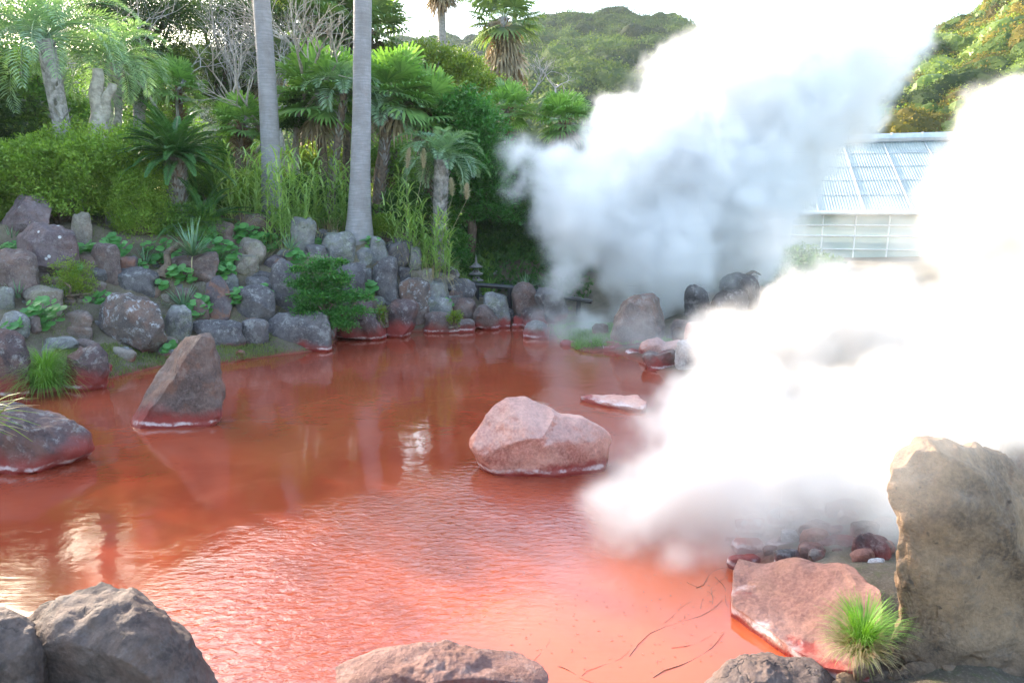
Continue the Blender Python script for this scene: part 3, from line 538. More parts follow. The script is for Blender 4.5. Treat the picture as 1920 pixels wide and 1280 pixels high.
mb.build('roof', M['roof'], gh)
mb = MB()
for k in range(12): a, b = gp(k*1.6, -.36, ZE+.05), gp(k*1.6, VR, ZR+.05); bar(mb, a, b, .018, 4)
for k in range(1, 5): v_ = -.35+(VR+.35)*k/5; z_ = ZE+(ZR-ZE)*k/5+.045; bar(mb, gp(-.3, v_, z_), gp(Lg, v_, z_), .014, 4)
mb.build('roof_batten', M['cap'], gh)
mb = MB(); tube(mb, [gp(4.3, VR, ZR+.14), gp(Lg, VR, ZR+.14)], .22, 10)
for k in range(12): tube(mb, [gp(4.3+k*1.2, VR, ZR+.14), gp(4.36+k*1.2, VR, ZR+.14)], .245, 10)
mb.build('ridge_cap', M['cap'], gh)
mb = MB(); q = [gp(0, 0, .5), gp(Lg, 0, .5), gp(Lg, 0, ZE), gp(0, 0, ZE)]; mb.add(q, [(0, 1, 2, 3)]); q = [gp(0, 0, .5), gp(0, VR*2, .5), gp(0, VR*2, ZE), gp(0, VR, ZR-.02), gp(0, 0, ZE)]; mb.add(q, [(0, 1, 2, 3, 4)])
mb.build('glass_wall', M['glass'], gh)
mb = MB()
for z_ in (.6, 1.15, 1.65, 2.05, 2.45): bar(mb, gp(-.1, -.06, z_), gp(Lg, -.06, z_), .035 if z_ > 1.6 else .025, 4)
for k in range(17): bar(mb, gp(k*1.15, -.05, .4), gp(k*1.15, -.05, ZE), .03, 4)
for k in range(0, 12, 2): bar(mb, gp(k*1.6, .4, 1.6), gp(k*1.6+1.5, .4, 2.5), .02, 4)
mb.build('wall_frame', M['white'], gh)
mb = MB(); tube(mb, [gp(-.4, -.42, ZE-.03), gp(Lg, -.42, ZE-.03)], .07, 8); mb.build('gutter', M['white'], gh)
mb = MB(); b0, b1 = at(1325, 525, 19.5), at(1412, 520, 19.5)
rl = thing('white_railing', b0, 'white slatted railing in front of yellow flowers left of the grey post', 'railing')
for f_ in (0, .5, 1): bar(mb, b0+[0, 0, .62*f_], b1+[0, 0, .62*f_], .02, 4)
for k in range(5): bar(mb, b0+(b1-b0)*k/4, b0+(b1-b0)*k/4+[0, 0, .62], .025, 4)
mb.build('rails', M['white'], rl)
# ---------------------------------------------------------------- plants
def sph(rng, n):
    v = nrm(rng.normal(size=(n, 3))); return v
def clump_leaves(mb, rng, tips, spread, per, L, W, up=.5, out=None, flat=.6):
    """per leaves round each tip; leaves lean outwards and upwards"""
    n = len(tips)*per; c = np.repeat(tips, per, 0); r = sph(rng, n)*rng.random((n, 1))**.4*spread; r[:, 2] *= flat
    d = r/np.maximum(spread, 1e-6)+rng.normal(0, .35, (n, 3)); d[:, 2] += up*.5
    nn = rng.normal(0, .45, (n, 3)); nn[:, 2] += 1
    leaves(mb, c+r, d, nn, L*rng.uniform(.7, 1.25, n), W*rng.uniform(.75, 1.2, n), .12)
def shell_tips(rng, c, R, n, lump=.25, surf=.35, freq=1.6, front=False):
    v = sph(rng, n*2); v = v[v[:, 2] > -.75][:n]; k = 1+lump*fbm(v*freq*1.3+rng.random(3)*30, 3); r = rng.random((len(v), 1))**surf
    return np.array(c)+v*np.array(R)*r*k[:, None]
def bush(name, px, py, Y, rx, rz, mat, label, cat='bush', n=900, per=14, L=.07, W=.035, ry=None, sp=.13, group=None, stems=7, base=None, lump=.3, up=.5, flat=.6, bark='barkb', lobes=None):
    rng = np.random.default_rng(abs(int(px*7+py*3+Y*10))); c = P(px, py, Y); m = Y/1280; R = np.array([rx*m, (ry or rx*.8)*m, rz*m])
    gz = base if base is not None else max(terr(c[0], c[1])[0], c[2]-R[2]*1.2); o = np.array([c[0], c[1], gz]); b = thing(name, o, label, cat, group)
    mb = MB(); tips = shell_tips(rng, c, R, n, lump)
    if lobes:
        ar = sum(l[2]*l[3] for l in lobes); tips = np.concatenate([shell_tips(rng, P(l[0], l[1], Y+(l[4] if len(l) > 4 else 0)), np.array([l[2], l[2]*.6, l[3]])*m, max(8, int(n*l[2]*l[3]/ar)), lump, .5) for l in lobes])
    clump_leaves(mb, rng, tips, sp, per, L, W, up, flat=flat); mb.build('foliage', M[mat], b)
    mb = MB(); 
    for k in range(stems):
        e = tips[rng.integers(len(tips))]; mid = (o+e)/2+rng.normal(0, .08, 3); tube(mb, [o+rng.normal(0, .05, 3)*[1, 1, 0], mid, e], [.035, .02, .006], 5)
    mb.build('stems', M[bark], b); return b
def limbs(mb, rng, base, top, tips, r0, n=9):
    for k in range(n):
        s = base+(top-base)*rng.uniform(.5, 1.); e = tips[rng.integers(len(tips))]; mid = (s+e)/2+rng.normal(0, .12, 3)+[0, 0, .1]
        tube(mb, [s, mid, e], [r0*.45, r0*.28, r0*.06], 5)
def tree(name, px, py, Y, lobes, mat, bark, label, base_px=None, r0=.14, n=700, per=12, L=.1, W=.05, sp=.25, cat='tree', group=None, lump=.35, nl=14, flat=.5):
    """lobes: list of (px, py, rx, rz[, dy]) of crown masses at depth Y"""
    rng = np.random.default_rng(abs(int(px*5+py+Y*17))); m = Y/1280; bx = base_px or px
    b0 = P(bx, 450, Y); b0[2] = terr(b0[0], b0[1])[0]; t = thing(name, b0, label, cat, group); tips = []; area = sum(l[2]*l[3] for l in lobes)
    for l in lobes:
        dy = l[4] if len(l) > 4 else rng.normal(0, .3); k = max(20, int(n*l[2]*l[3]/area)); tips.append(shell_tips(rng, P(l[0], l[1], Y+dy), np.array([l[2], (l[2]+l[3])*.42, l[3]])*m, k, lump, .4))
    tips = np.concatenate(tips); mb = MB(); clump_leaves(mb, rng, tips, sp, per, L, W, .4, flat=flat); mb.build('crown', M[mat], t)
    top = tips.mean(0); mb = MB(); w_ = [b0+(top-b0)*k+np.array([rng.normal(0, .07), rng.normal(0, .07), 0])*(0 < k < 1) for k in (0, .2, .4, .6, .8, 1)]; tube(mb, w_, [r0*1.25, r0, r0*.9, r0*.75, r0*.6, r0*.35], 9)
    limbs(mb, rng, b0, top, tips, r0, nl); mb.build('trunk', M[bark], t, True); return t
def fanleaf(mb, rng, o, d, pet, R, seg=24, droop=.35, mbp=None):
    """one fan leaf: petiole from o along d, then a pleated fan of narrow segments with drooping tips"""
    d = nrm(d); side = nrm(np.cross(d, [0, 0, 1.])+rng.normal(0, .12, 3)); up = nrm(np.cross(side, d)); h = o+d*pet+np.array([0, 0, -.06*pet])
    if mbp is not None: tube(mbp, [o, o+d*pet*.55+up*.04, h], [.014, .011, .009], 4, False)
    th = np.linspace(-2.1, 2.1, seg)+rng.normal(0, .03, seg); fwd = d*.9-up*.18*0
    dir_ = np.cos(th)[:, None]*fwd+np.sin(th)[:, None]*side+up*(.10+.10*np.cos(th*seg*.5))[:, None]*0+up*.12*np.cos(th)[:, None]
    dir_ = nrm(dir_); Ls = R*(.72+.28*np.cos(th*.6))*rng.uniform(.92, 1.06, seg); wv = np.cross(dir_, up); wv = nrm(wv); 
    p1 = h+dir_*(Ls*.55)[:, None]; p2 = p1+(dir_*(Ls*.3)[:, None])+np.array([0, 0, -1])*(Ls*.10*droop*2)[:, None]; p3 = p2+(dir_*(Ls*.14)[:, None])*(1-droop*.6)+np.array([0, 0, -1])*(Ls*.30*droop)[:, None]
    wd = (R*.055*np.ones(seg))[:, None]; z = up*R*.012
    V = np.concatenate([np.repeat(h[None], seg, 0)+0*wv, p1-wv*wd, p1+wv*wd, p2-wv*wd*.6, p2+wv*wd*.6, p3]); s = np.arange(seg)
    mb.add(V, np.stack([s, s+seg, s+2*seg], 1)); mb.add(V, np.stack([s+seg, s+3*seg, s+4*seg, s+2*seg], 1)); mb.add(V, np.stack([s+3*seg, s+5*seg, s+4*seg], 1))
def pinnate(mb, rng, o, d, L, arch, nl=34, ll=.3, lw=.02, vee=.5, mbp=None, tipd=.5, rad=.012):
    """one feather frond with a curved rachis"""
    d = nrm(d); t = np.linspace(0, 1, 12); hx = nrm(np.array([d[0], d[1], 0])+1e-4); el = math.asin(np.clip(d[2], -1, 1)); a = el-arch*t**1.25; seg = L/11
    dx = np.cumsum(np.cos(a))*seg; dz = np.cumsum(np.sin(a))*seg; pts = o+np.outer(dx, hx)+np.outer(dz, [0, 0, 1.]); pts = np.concatenate([[o], pts[:-1]]); tube(mbp or mb, pts, np.linspace(rad, rad*.25, len(pts)), 4, False)
    s = np.repeat(np.linspace(.14, .99, nl), 2); sd = np.tile([-1, 1], nl); q = s*11; i = np.clip(q.astype(int), 0, 10); c = pts[i]+(pts[i+1]-pts[i])*(q-i)[:, None]; tg = nrm(pts[i+1]-pts[i])
    side = nrm(np.cross(tg, [0, 0, 1.])); up = np.cross(side, tg); dd = side*sd[:, None]*(1.0)+tg*(.55+.5*s)[:, None]+up*vee; dd += rng.normal(0, .06, dd.shape); le = ll*np.sin(np.pi*(.12+.86*s)**.8)**.6*rng.uniform(.9, 1.1, len(s))
    dd = nrm(dd); wv = nrm(np.cross(dd, up)); c1 = c+dd*(le*.5)[:, None]; c2 = c1+dd*(le*.45)[:, None]-np.array([0, 0, 1])*(le*.3*tipd)[:, None]; m = len(s)
    V = np.concatenate([c, c1-wv*lw*.5, c1+wv*lw*.5, c2]); k = np.arange(m); mb.add(V, np.stack([k, k+m, k+3*m, k+2*m], 1))
def crown_dirs(rng, n, emin=-45, emax=80):
    g = np.pi*(3-5**.5); k = np.arange(n); az = k*g+rng.normal(0, .15, n); el = np.radians(emax+(emin-emax)*((k+.5)/n)**.85+rng.normal(0, 4, n)); return np.stack([np.cos(el)*np.cos(az), np.cos(el)*np.sin(az), np.sin(el)], 1)
def fanpalm(px, py, Y, R, label, base=None, rt=.11, n=30, mat='fan', skirt=0, trunkmat='barkb', group='fan palms', lean=0, bound=.5, droop=.35, emin=-40, sk_len=.9):
    rng = np.random.default_rng(abs(int(px*3+Y*11))); m = Y/1280; c = P(px, py, Y); r = R*m; bx = P(base[0] if base else px, 400, Y); g0 = np.array([bx[0], bx[1], terr(bx[0], bx[1])[0]])
    t = thing('fan_palm', g0, label, 'palm tree', group); mb = MB(); mp = MB()
    for d in crown_dirs(rng, n, emin): fanleaf(mb, rng, c+rng.normal(0, .04, 3), d, r*rng.uniform(.42, .58), r*rng.uniform(.5, .62), 22, droop, mp)
    mb.build('crown', M[mat], t); mp.build('leaf_stalks', M[mat], t)
    mb = MB(); k = np.linspace(0, 1, 9)[:, None]; pts = g0+(c-g0)*k+np.array([1, 0, 0])*lean*np.sin(k*np.pi); pts += rng.normal(0, .015, pts.shape); tube(mb, pts, np.linspace(rt*1.15, rt*.85, 9), 10); mb.build('trunk', M[trunkmat], t, True)
    mb = MB(); nb = int(90*bound/.5); q = c-(c-g0)*np.clip(rng.random((nb, 1))*bound*2*r/np.linalg.norm(c-g0), 0, .5); az = rng.random(nb)*6.28; dd = np.stack([np.cos(az), np.sin(az), rng.uniform(.1, 1.1, nb)], 1)
    leaves(mb, q+dd*[rt*.7, rt*.7, 0], dd, np.stack([-np.sin(az), np.cos(az), 0*az], 1)*.3+[0, 0, 1], .24, .07); mb.build('leaf_bases', M['fibre'], t)
    if skirt:
        mb = MB()
        for j in range(skirt):
            az = rng.random()*6.28; e = rng.uniform(-1.25, -.75); h0 = c-np.array([0, 0, rng.random()*sk_len*.6]); fanleaf(mb, rng, h0, np.array([math.cos(az)*math.cos(e), math.sin(az)*math.cos(e), math.sin(e)]), r*.22, r*rng.uniform(.42, .62), 16, .9)
        mb.build('dead_fronds', M['dead'], t)
    return t
def feather(px, py, Y, R, label, name='pindo_palm', base=None, rt=.14, n=34, mat='blue', arch=2.0, ll=.42, lw=.026, bootn=160, group='blue-green feather palms', emin=5, boots=.9, nl=34, vee=.5, cat='palm tree', tr='barkg', seedx=0, trunk=True, lk=1.3):
    rng = np.random.default_rng(int(px*3+Y*11)+seedx); m = Y/1280; c = P(px, py, Y); r = R*m; bx = P(base if base else px, 400, Y); g0 = np.array([bx[0], bx[1], min(terr(bx[0], bx[1])[0], c[2]-.2)])
    t = thing(name, g0, label, cat, group); mb = MB(); mp = MB()
    for d in crown_dirs(rng, n, emin, 82): pinnate(mb, rng, c+rng.normal(0, .03, 3), d, r*lk*rng.uniform(.88, 1.12), arch*rng.uniform(.8, 1.15), nl, ll, lw, vee, mp)
    mb.build('crown', M[mat], t); mp.build('frond_stalks', M[mat], t)
    if trunk:
        mb = MB(); k = np.linspace(0, 1, 7)[:, None]; tube(mb, g0+(c-g0)*k, rt*np.array([1.1, 1, .95, .95, 1, 1.05, .9]), 12); mb.build('trunk', M[tr], t, True)
        mb = MB(); az = np.arange(bootn)*2.4; f_ = rng.uniform(1-boots, 1, bootn)[:, None]; q = g0+(c-g0)*f_; dd = np.stack([np.cos(az), np.sin(az), rng.uniform(.9, 1.9, bootn)], 1)
        leaves(mb, q+np.stack([np.cos(az)*rt*.85, np.sin(az)*rt*.85, 0*az], 1), dd, np.stack([np.cos(az), np.sin(az), 0*az-.3], 1), .2, .055); mb.build('leaf_bases', M['boot'], t)
    return t
def blades(mb, rng, o, n, L, w_, spread=.9, droop=1.2, seg=5, up=1.2, r0=.03, stiff=False):
    az = rng.random(n)*6.283; el = np.radians(rng.uniform(90-spread*85, 88, n)); le = L*rng.uniform(.6, 1.1, n); pts = o+np.stack([np.cos(az), np.sin(az), 0*az], 1)*r0*rng.random((n, 1))
    hx = np.stack([np.cos(az), np.sin(az), 0*az], 1); sd = np.stack([-np.sin(az), np.cos(az), 0*az], 1); rows = []
    for k in range(seg+1):
        f_ = k/seg; ww = w_*(1-f_**(2.5 if not stiff else 1.6))*(.7+.6*min(f_*3, 1)*.5)+.0008; rows.append(pts-sd*ww/2); rows.append(pts+sd*ww/2)
        e = el-droop*rng.uniform(.6, 1.2, n)*f_**1.2; pts = pts+(np.cos(e)[:, None]*hx+np.sin(e)[:, None]*[0, 0, 1.])*(le/seg)[:, None]
    V = np.stack(rows, 1).reshape(-1, 3); K = 2*(seg+1); b = np.arange(n)*K
    for k in range(seg): mb.add(V, np.stack([b+2*k, b+2*k+1, b+2*k+3, b+2*k+2], 1)) if k == 0 else mb.order.append((4, np.stack([b+2*k, b+2*k+1, b+2*k+3, b+2*k+2], 1)+mb.n-len(V)))
def tuft(name, px, py, L, n, mat, label, cat, w_=.008, droop=1.2, spread=.7, Y=None, r0=.06, group=None, stiff=False, sink=0., seg=5, dry=0):
    p = hit(px, py) if Y is None else P(px, py, Y); p = np.array(p)-[0, 0, sink]; rng = np.random.default_rng(abs(int(px*13+py))); mb = MB(); blades(mb, rng, p, n, L, w_, spread, droop, seg, r0=r0, stiff=stiff)
    if not dry: return tag(mb.build(name, M[mat], origin=p), label, cat, group)
    t = thing(name, p, label, cat, group); mb.build('leaves', M[mat], t); mb = MB(); blades(mb, rng, p, dry, L*.8, w_*.8, 1.2, 2.2, seg, r0=r0); mb.build('dry_leaves', M['straw'], t); return t
def reedclump(px, py, Y, n, H, sx, label, plumes=(), group='tall reed clumps'):
    rng = np.random.default_rng(abs(int(px*3+py))); m = Y/1280; c = P(px, py, Y); c[2] = max(terr(c[0], c[1])[0], c[2]-.3); t = thing('reed_clump', c, label, 'reeds', group); mb = MB(); ms = MB()
    for k in range(int(n*.8)):
        o = c+np.array([rng.uniform(-sx, sx)*m, rng.uniform(-.25, .35), 0]); h = H*.86*rng.uniform(.5, 1.05); ln = rng.normal(0, .10, 2); top = o+np.array([ln[0]*h, ln[1]*h, h]); tube(ms, [o, (o+top)/2+rng.normal(0, .02, 3), top], [.008, .006, .003], 4, False)
        nl = 12; f_ = np.linspace(.12, 1, nl); az = k+np.arange(nl)*2.6+rng.normal(0, .5, nl)
        for j in range(nl):
            q = o+(top-o)*f_[j]; L = rng.uniform(.38, .66); e = rng.uniform(.4, 1.15); hx = np.array([math.cos(az[j]), math.sin(az[j]), 0]); sd = np.array([-hx[1], hx[0], 0]); R_ = []; pt = q; dr = rng.uniform(1.2, 2.2)
            for s in range(5):
                ww = .034*(1-(s/4)**2)+.001; R_ += [pt-sd*ww/2, pt+sd*ww/2]; ee = e-dr*(s/4)**1.1; pt = pt+(hx*math.cos(ee)+np.array([0, 0, 1])*math.sin(ee))*L/4
            mb.add(np.array(R_), [(2*s, 2*s+1, 2*s+3, 2*s+2) for s in range(4)])
    ms.build('stems', M['reed'], t); mb.build('leaves', M['reed'], t)
    mb = MB(); blades(mb, rng, c, n*5, .7, .012, 1.1, 2.2, 5, r0=sx*m); mb.build('dry_leaves', M['straw'], t)
    for (qx, qy, hp) in plumes:
        mb = MB(); b_ = P(qx, qy+hp/2, Y); tp = P(qx+rng.uniform(-3, 5), qy-hp/2, Y); f_ = rng.random(420)[:, None]; q = b_+(tp-b_)*f_; dd = (tp-b_)/np.linalg.norm(tp-b_)+rng.normal(0, .45, (420, 3)); rr = .11*np.sin(np.pi*(f_*.8+.15))
        leaves(mb, q, dd, rng.normal(0, 1, (420, 3)), (rr[:, 0]+.02), .012, .1); tube(mb, [c+(b_-c)*[1, 1, 0]*0.3, (c+b_)/2+[0, 0, .1], b_, tp], [.007, .006, .004, .002], 4); mb.build('plume', M['plume'], t)
    return t
def discs(px, py, rx, rz, n, label, R=.085, mat='disc', group='round-leaved plants between the boulders'):
    p = hit(px, py+rz*.6); rng = np.random.default_rng(abs(int(px*13+py))); Y = p[1]; m = Y/1280; mb = MB(); ms = MB(); c = P(px, py, Y-.12)
    for k in range(int(n*1.5)):
        a = rng.random()*6.28; r = rng.random()**.5; q = c+np.array([math.cos(a)*r*rx*m, rng.uniform(-.12, .12), math.sin(a)*r*rz*m]); Rr = R*rng.uniform(.55, 1.15); nn = nrm(np.array([rng.normal(0, .35), -.7+rng.normal(0, .3), 1]))
        u1 = nrm(np.cross(nn, [0, 1, .2])); u2 = np.cross(nn, u1); th = np.linspace(.25, 6.03, 11); rd = Rr*(1+.05*np.cos(th*7)); V = [q-nn*Rr*.12]+[q+u1*math.cos(x)*w1+u2*math.sin(x)*w1+nn*Rr*.06*math.cos(3*x) for x, w1 in zip(th, rd)]
        mb.add(np.array(V), [(0, i, i+1) for i in range(1, 11)]); tube(ms, [q-nn*Rr*.12, (q+p)/2+rng.normal(0, .02, 3), p+rng.normal(0, .05, 3)*[1, 1, .2]], .004, 3, False)
    t = thing('leafy_plant', p, label, 'plant', group); mb.build('leaves', M[mat], t, True); ms.build('stalks', M[mat], t); return t
def bare(px, py, Y, H, label, lean=(0, 0), r0=.07, mat='barkg', depth=6, base=None, group='leafless trees', twist=.5):
    rng = np.random.default_rng(abs(int(px*3+py*7))); b = P(px, py, Y); o = np.array(b); 
    if base is None: o[2] = terr(o[0], o[1])[0]
    mb = MB()
    def go(p, d, L, r, k):
        n_ = 4; pts = [p]; dd = d
        for i in range(n_): dd = nrm(dd+rng.normal(0, .13*twist*2, 3)); p = p+dd*L/n_; pts.append(p)
        tube(mb, pts, np.linspace(r, r*.62, n_+1), 6 if r > .02 else 4, False)
        if k <= 0: return
        for j in range(2+(rng.random() < .65)):
            e = nrm(dd+nrm(rng.normal(0, 1, 3))*rng.uniform(.45, .85)+[0, 0, .12]); go(pts[-1-(j % 3 == 2)*2], e, L*rng.uniform(.62, .85), r*rng.uniform(.5, .68), k-1)
    go(o, nrm(np.array([lean[0], lean[1], 1.])), H*.36, r0, depth); return tag(mb.build('leafless_tree', M[mat], origin=o), label, 'tree', group)
def pillar(px0, py0, pts, Y, label, crown, top=None):
    """the two tall smooth palms: pts = (py, left px, right px)"""
    rng = np.random.default_rng(abs(int(px0))); L = [(P((a+b)/2, y, Y), (b-a)/2*Y/1280*.985) for y, a, b in pts]; base = L[-1][0].copy(); t = thing('tall_palm', base, label, 'palm tree', 'tall smooth-trunked palms'); 
    d = (L[0][0]-L[2][0]); d = d/abs(d[2]); P0, R0 = L[0]; up = [(P0+d*h, R0*(1-.02*h)) for h in (crown, crown*.75, crown*.5, crown*.25)]
    A = up+L+[(L[-1][0]-[0, 0, .5], L[-1][1]*1.12)]; mb = MB(); zs = [a[0] for a in A]; rs = [a[1] for a in A]; zi = np.linspace(0, len(A)-1, 90); pts_ = np.stack([np.interp(zi, range(len(A)), [z_[k] for z_ in zs]) for k in range(3)], 1); rs = np.interp(zi, range(len(A)), rs); tube(mb, pts_, rs*(1+.004*rng.normal(size=90)), 28); mb.build('trunk', M['palmbark'], t, True)
    c = A[0][0]; mb = MB(); mp = MB()
    for dd in crown_dirs(rng, 34, -45): fanleaf(mb, rng, c, dd, .9, 1.0, 20, .4, mp)
    mb.build('crown', M['fan'], t); mp.build('leaf_stalks', M['fan'], t); return t
# --- tall palms in front
pillar(500, 400, [(0, 475, 505), (100, 482, 513), (200, 487, 520), (300, 491, 526), (400, 491, 530), (425, 488, 533)], 16.6, 'left of the two tall smooth grey palm trunks, rising out of the reeds', 7.5)
pillar(680, 450, [(0, 664, 696), (100, 663, 695), (200, 662, 695), (330, 657, 694), (400, 652, 696), (440, 647, 700), (455, 640, 706)], 15.6, 'right of the two tall smooth grey palm trunks, with a flared foot on the stones', 8.5)
# --- fan palms
fanpalm(600, 178, 17.8, 100, 'green fan palm with a brown shaggy neck, left of the right tall trunk', (610,), .12, 34, skirt=6)
fanpalm(655, 165, 20.5, 85, 'fan palm whose crown sits right behind the right tall trunk', (645,), .11, 28)
fanpalm(742, 172, 17.9, 92, 'fan palm just right of the right tall trunk', (706,), .14, 32, skirt=5, lean=-.1)
fanpalm(806, 205, 18.2, 84, 'fan palm with a rust-brown neck in front of the light green tree', (800,), .13, 30, skirt=4)
fanpalm(952, 205, 21, 58, 'yellowish fan palm left of where the steam begins, under the shaggy palm', (955,), .1, 26)
fanpalm(1058, 225, 21, 64, 'low dark fan palm with dead leaves, rightmost one before the steam', (1058,), .12, 30, skirt=6, droop=.5)
fanpalm(452, 232, 17.5, 62, 'small dusty green fan palm left of the left tall trunk', (448,), .12, 28, skirt=4)
fanpalm(335, 165, 21, 60, 'pale fan palm above the sago palm', (340,), .1, 26)
fanpalm(945, 34, 31, 78, 'sky palm with a shaggy straw skirt, against the hill', (944,), .26, 24, 'fanback', 24, 'barkg', droop=.5, sk_len=3.2)
fanpalm(828, -45, 33, 62, 'thin tall palm whose crown is cut by the top of the picture', (830,), .2, 30, 'fanback', 14, 'barkg', droop=.5, sk_len=1.5)
fanpalm(585, 45, 25, 105, 'old palm with long bleached hanging fronds behind the tall trunks', (575,), .24, 36, 'fanback', 46, 'barkb', droop=.5, sk_len=2.2)
fanpalm(690, 55, 26, 95, 'old palm with a bleached skirt, directly behind the right tall trunk top', (700,), .24, 34, 'fanback', 40, 'barkb', droop=.5, sk_len=2.0)
fanpalm(500, 120, 24, 70, 'dim fan palm between the leafless tree and the left tall trunk', (545,), .16, 26, 'fanback', 10, 'barkg')
# --- feather palms
feather(85, 75, 15.2, 150, 'big feathery blue-green palm with yellow tips in the upper left corner', base=150, rt=.17, n=46, arch=2.0, ll=.5)
feather(-30, 60, 16.5, 130, 'feathery palm cut by the left edge of the picture', base=-30, rt=.17, n=36, arch=2.0, ll=.5)
feather(215, 120, 17, 95, 'grey-green feather palm with withered drooping fronds behind the grey stump', base=210, rt=.16, n=32, arch=2.3)
feather(645, 170, 17.2, 66, 'blue-green feather palm arching in front of the right tall trunk', base=612, rt=.09, n=20, arch=2.1, tr='barkb')
feather(730, 215, 17.6, 56, 'blue-green feather palm behind the right tall trunk with spiky grey leaf bases', base=708, rt=.11, n=20, arch=2.2, tr='barkb')
feather(828, 300, 16.4, 72, 'short feather palm with a fat spiky grey trunk between the plumed reeds', base=820, rt=.17, n=28, arch=1.9, bootn=260, ll=.34)
feather(330, 296, 14.8, 100, 'sago palm with a shaggy trunk and stiff dark green crown', 'sago_palm', base=330, rt=.17, n=80, mat='cycad', arch=1.0, ll=.17, lw=.024, nl=64, emin=-8, lk=1.08, group='sago palms', bootn=420, vee=.25, tr='barkb')
feather(385, 420, 14.9, 78, 'low young sago palm at the foot of the sago palm trunk', 'sago_palm', base=385, rt=.1, n=20, mat='cycad', arch=1.0, ll=.16, lw=.02, nl=50, emin=5, group='sago palms', trunk=False)
# --- stump, leafless trees
def snag(pts, rad, label, mat='barkl', name='dead_trunk'):
    mb = MB(); q = [P(*p) for p in pts]; k = np.linspace(0, len(q)-1, 24); A = np.stack([np.interp(k, range(len(q)), [a[j] for a in q]) for j in range(3)], 1); R_ = np.interp(k, range(len(q)), rad); A[:, :2] += .02*np.stack([np.sin(k*5), np.cos(k*4)], 1); tube(mb, A, R_, 12); return tag(mb.build(name, M[mat], smooth=True, origin=A[-1]), label, 'tree')
snag([(182, 130, 15.6), (183, 180, 15.6), (186, 235, 15.6), (186, 300, 15.6)], [.10, .15, .19, .21], 'thick pale grey broken trunk rising from the big hedge')
snag([(210, 158, 15.65), (200, 190, 15.6), (190, 230, 15.6)], [.09, .10, .12], 'short broken side fork beside the thick pale grey trunk')
bare(425, 215, 19, 5.2, 'leafless grey tree filling the space left of the left tall trunk', (.15, 0), .10, depth=7, twist=.45)
bare(330, 200, 21, 5.5, 'leafless tree leaning right behind the sago palm', (.25, 0), .10, depth=7)
bare(548, 330, 18.2, 5.6, 'leafless whitish tree forking between the two tall trunks', (.05, 0), .13, 'barkl', depth=6, twist=.35)
bare(985, 190, 23, 1.5, 'small leafless tree to the right of the sky palm trunk', (.5, 0), .04, depth=5, base=1)
bare(1035, 200, 24, 1.8, 'dead twiggy tree left of the dark fan palm', (.3, 0), .05, depth=5, base=1)
bare(620, 430, 19, 1.6, 'thin dry twigs under the fan palms', (-.8, 0), .04, depth=4)
# --- broadleaf trees
tree('broadleaf_tree', 800, 130, 25, [(800, 118, 72, 36), (752, 126, 44, 32), (860, 135, 52, 34), (900, 165, 42, 28)], 'yellowtree', 'barkg', 'flat-topped light yellow-green tree under the sky right of the tall trunks', n=1200, L=.13, W=.06, group='broadleaf trees')
tree('broadleaf_tree', 875, 250, 18.5, [(862, 215, 62, 50), (905, 255, 52, 60), (870, 300, 70, 55), (915, 330, 50, 60), (890, 380, 75, 55), (850, 350, 50, 50)], 'gloss', 'barkb', 'big glossy green tree between the short spiky palm and the steam', n=2300, per=13, L=.12, W=.05, sp=.17, group='broadleaf trees')
tree('broadleaf_tree', 950, 360, 19.5, [(955, 350, 55, 70), (930, 430, 60, 50), (985, 430, 55, 50), (1020, 420, 45, 40)], 'darkleaf', 'barkb', 'dark leafy tree over the ravine behind the black fence', n=1700, per=12, L=.12, W=.06, group='broadleaf trees')
tree('broadleaf_tree', 730, 290, 21, [(735, 290, 40, 40), (750, 330, 40, 40), (700, 300, 25, 40)], 'shrub', 'barkb', 'small loose tree in the gap right of the right tall trunk', n=500, group='broadleaf trees')
tree('broadleaf_tree', 560, 195, 18.4, [(560, 190, 26, 16), (548, 232, 34, 12)], 'darkleaf', 'barkg', 'little dark-leaved tree just right of the left tall trunk', n=190, r0=.05, L=.09, W=.045, sp=.15, nl=6, group='broadleaf trees')
tree('evergreen_tree', 270, 60, 22, [(250, 30, 90, 50), (300, 100, 75, 60), (225, 120, 60, 60), (320, 20, 80, 45), (200, 10, 70, 40), (260, 170, 60, 60)], 'conifer', 'barkg', 'dark spreading evergreen behind the thick pale grey trunk', n=2400, per=13, L=.13, W=.035, sp=.3, r0=.22, group='evergreen trees')
tree('evergreen_tree', 420, 90, 24, [(400, 30, 90, 50), (440, 100, 80, 60), (380, 160, 70, 60), (470, 30, 70, 50), (450, 190, 70, 60)], 'conifer', 'barkb', 'dark evergreen behind the leafless grey tree', n=2300, per=13, L=.14, W=.04, sp=.3, r0=.22, group='evergreen trees')
tree('evergreen_tree', 610, 50, 27, [(560, 10, 60, 50), (610, 40, 60, 45), (640, 75, 50, 45), (590, 90, 60, 50)], 'conifer', 'barkb', 'dark evergreen between the tops of the two tall trunks', n=1500, per=13, L=.15, W=.04, sp=.32, r0=.2, group='evergreen trees')
tree('evergreen_tree', 60, 150, 24, [(20, 150, 80, 70), (90, 170, 80, 70), (50, 60, 90, 60), (130, 60, 80, 60)], 'shrub', 'barkb', 'green tree behind the big feathery palm at far left', n=1700, per=12, L=.13, W=.05, sp=.3, group='evergreen trees')
tree('evergreen_tree', -120, 100, 20, [(-110, 60, 110, 90), (-150, 180, 90, 80), (-60, 140, 70, 70)], 'conifer', 'barkb', 'dark tree mostly outside the left edge', n=1500, L=.13, W=.04, group='evergreen trees')
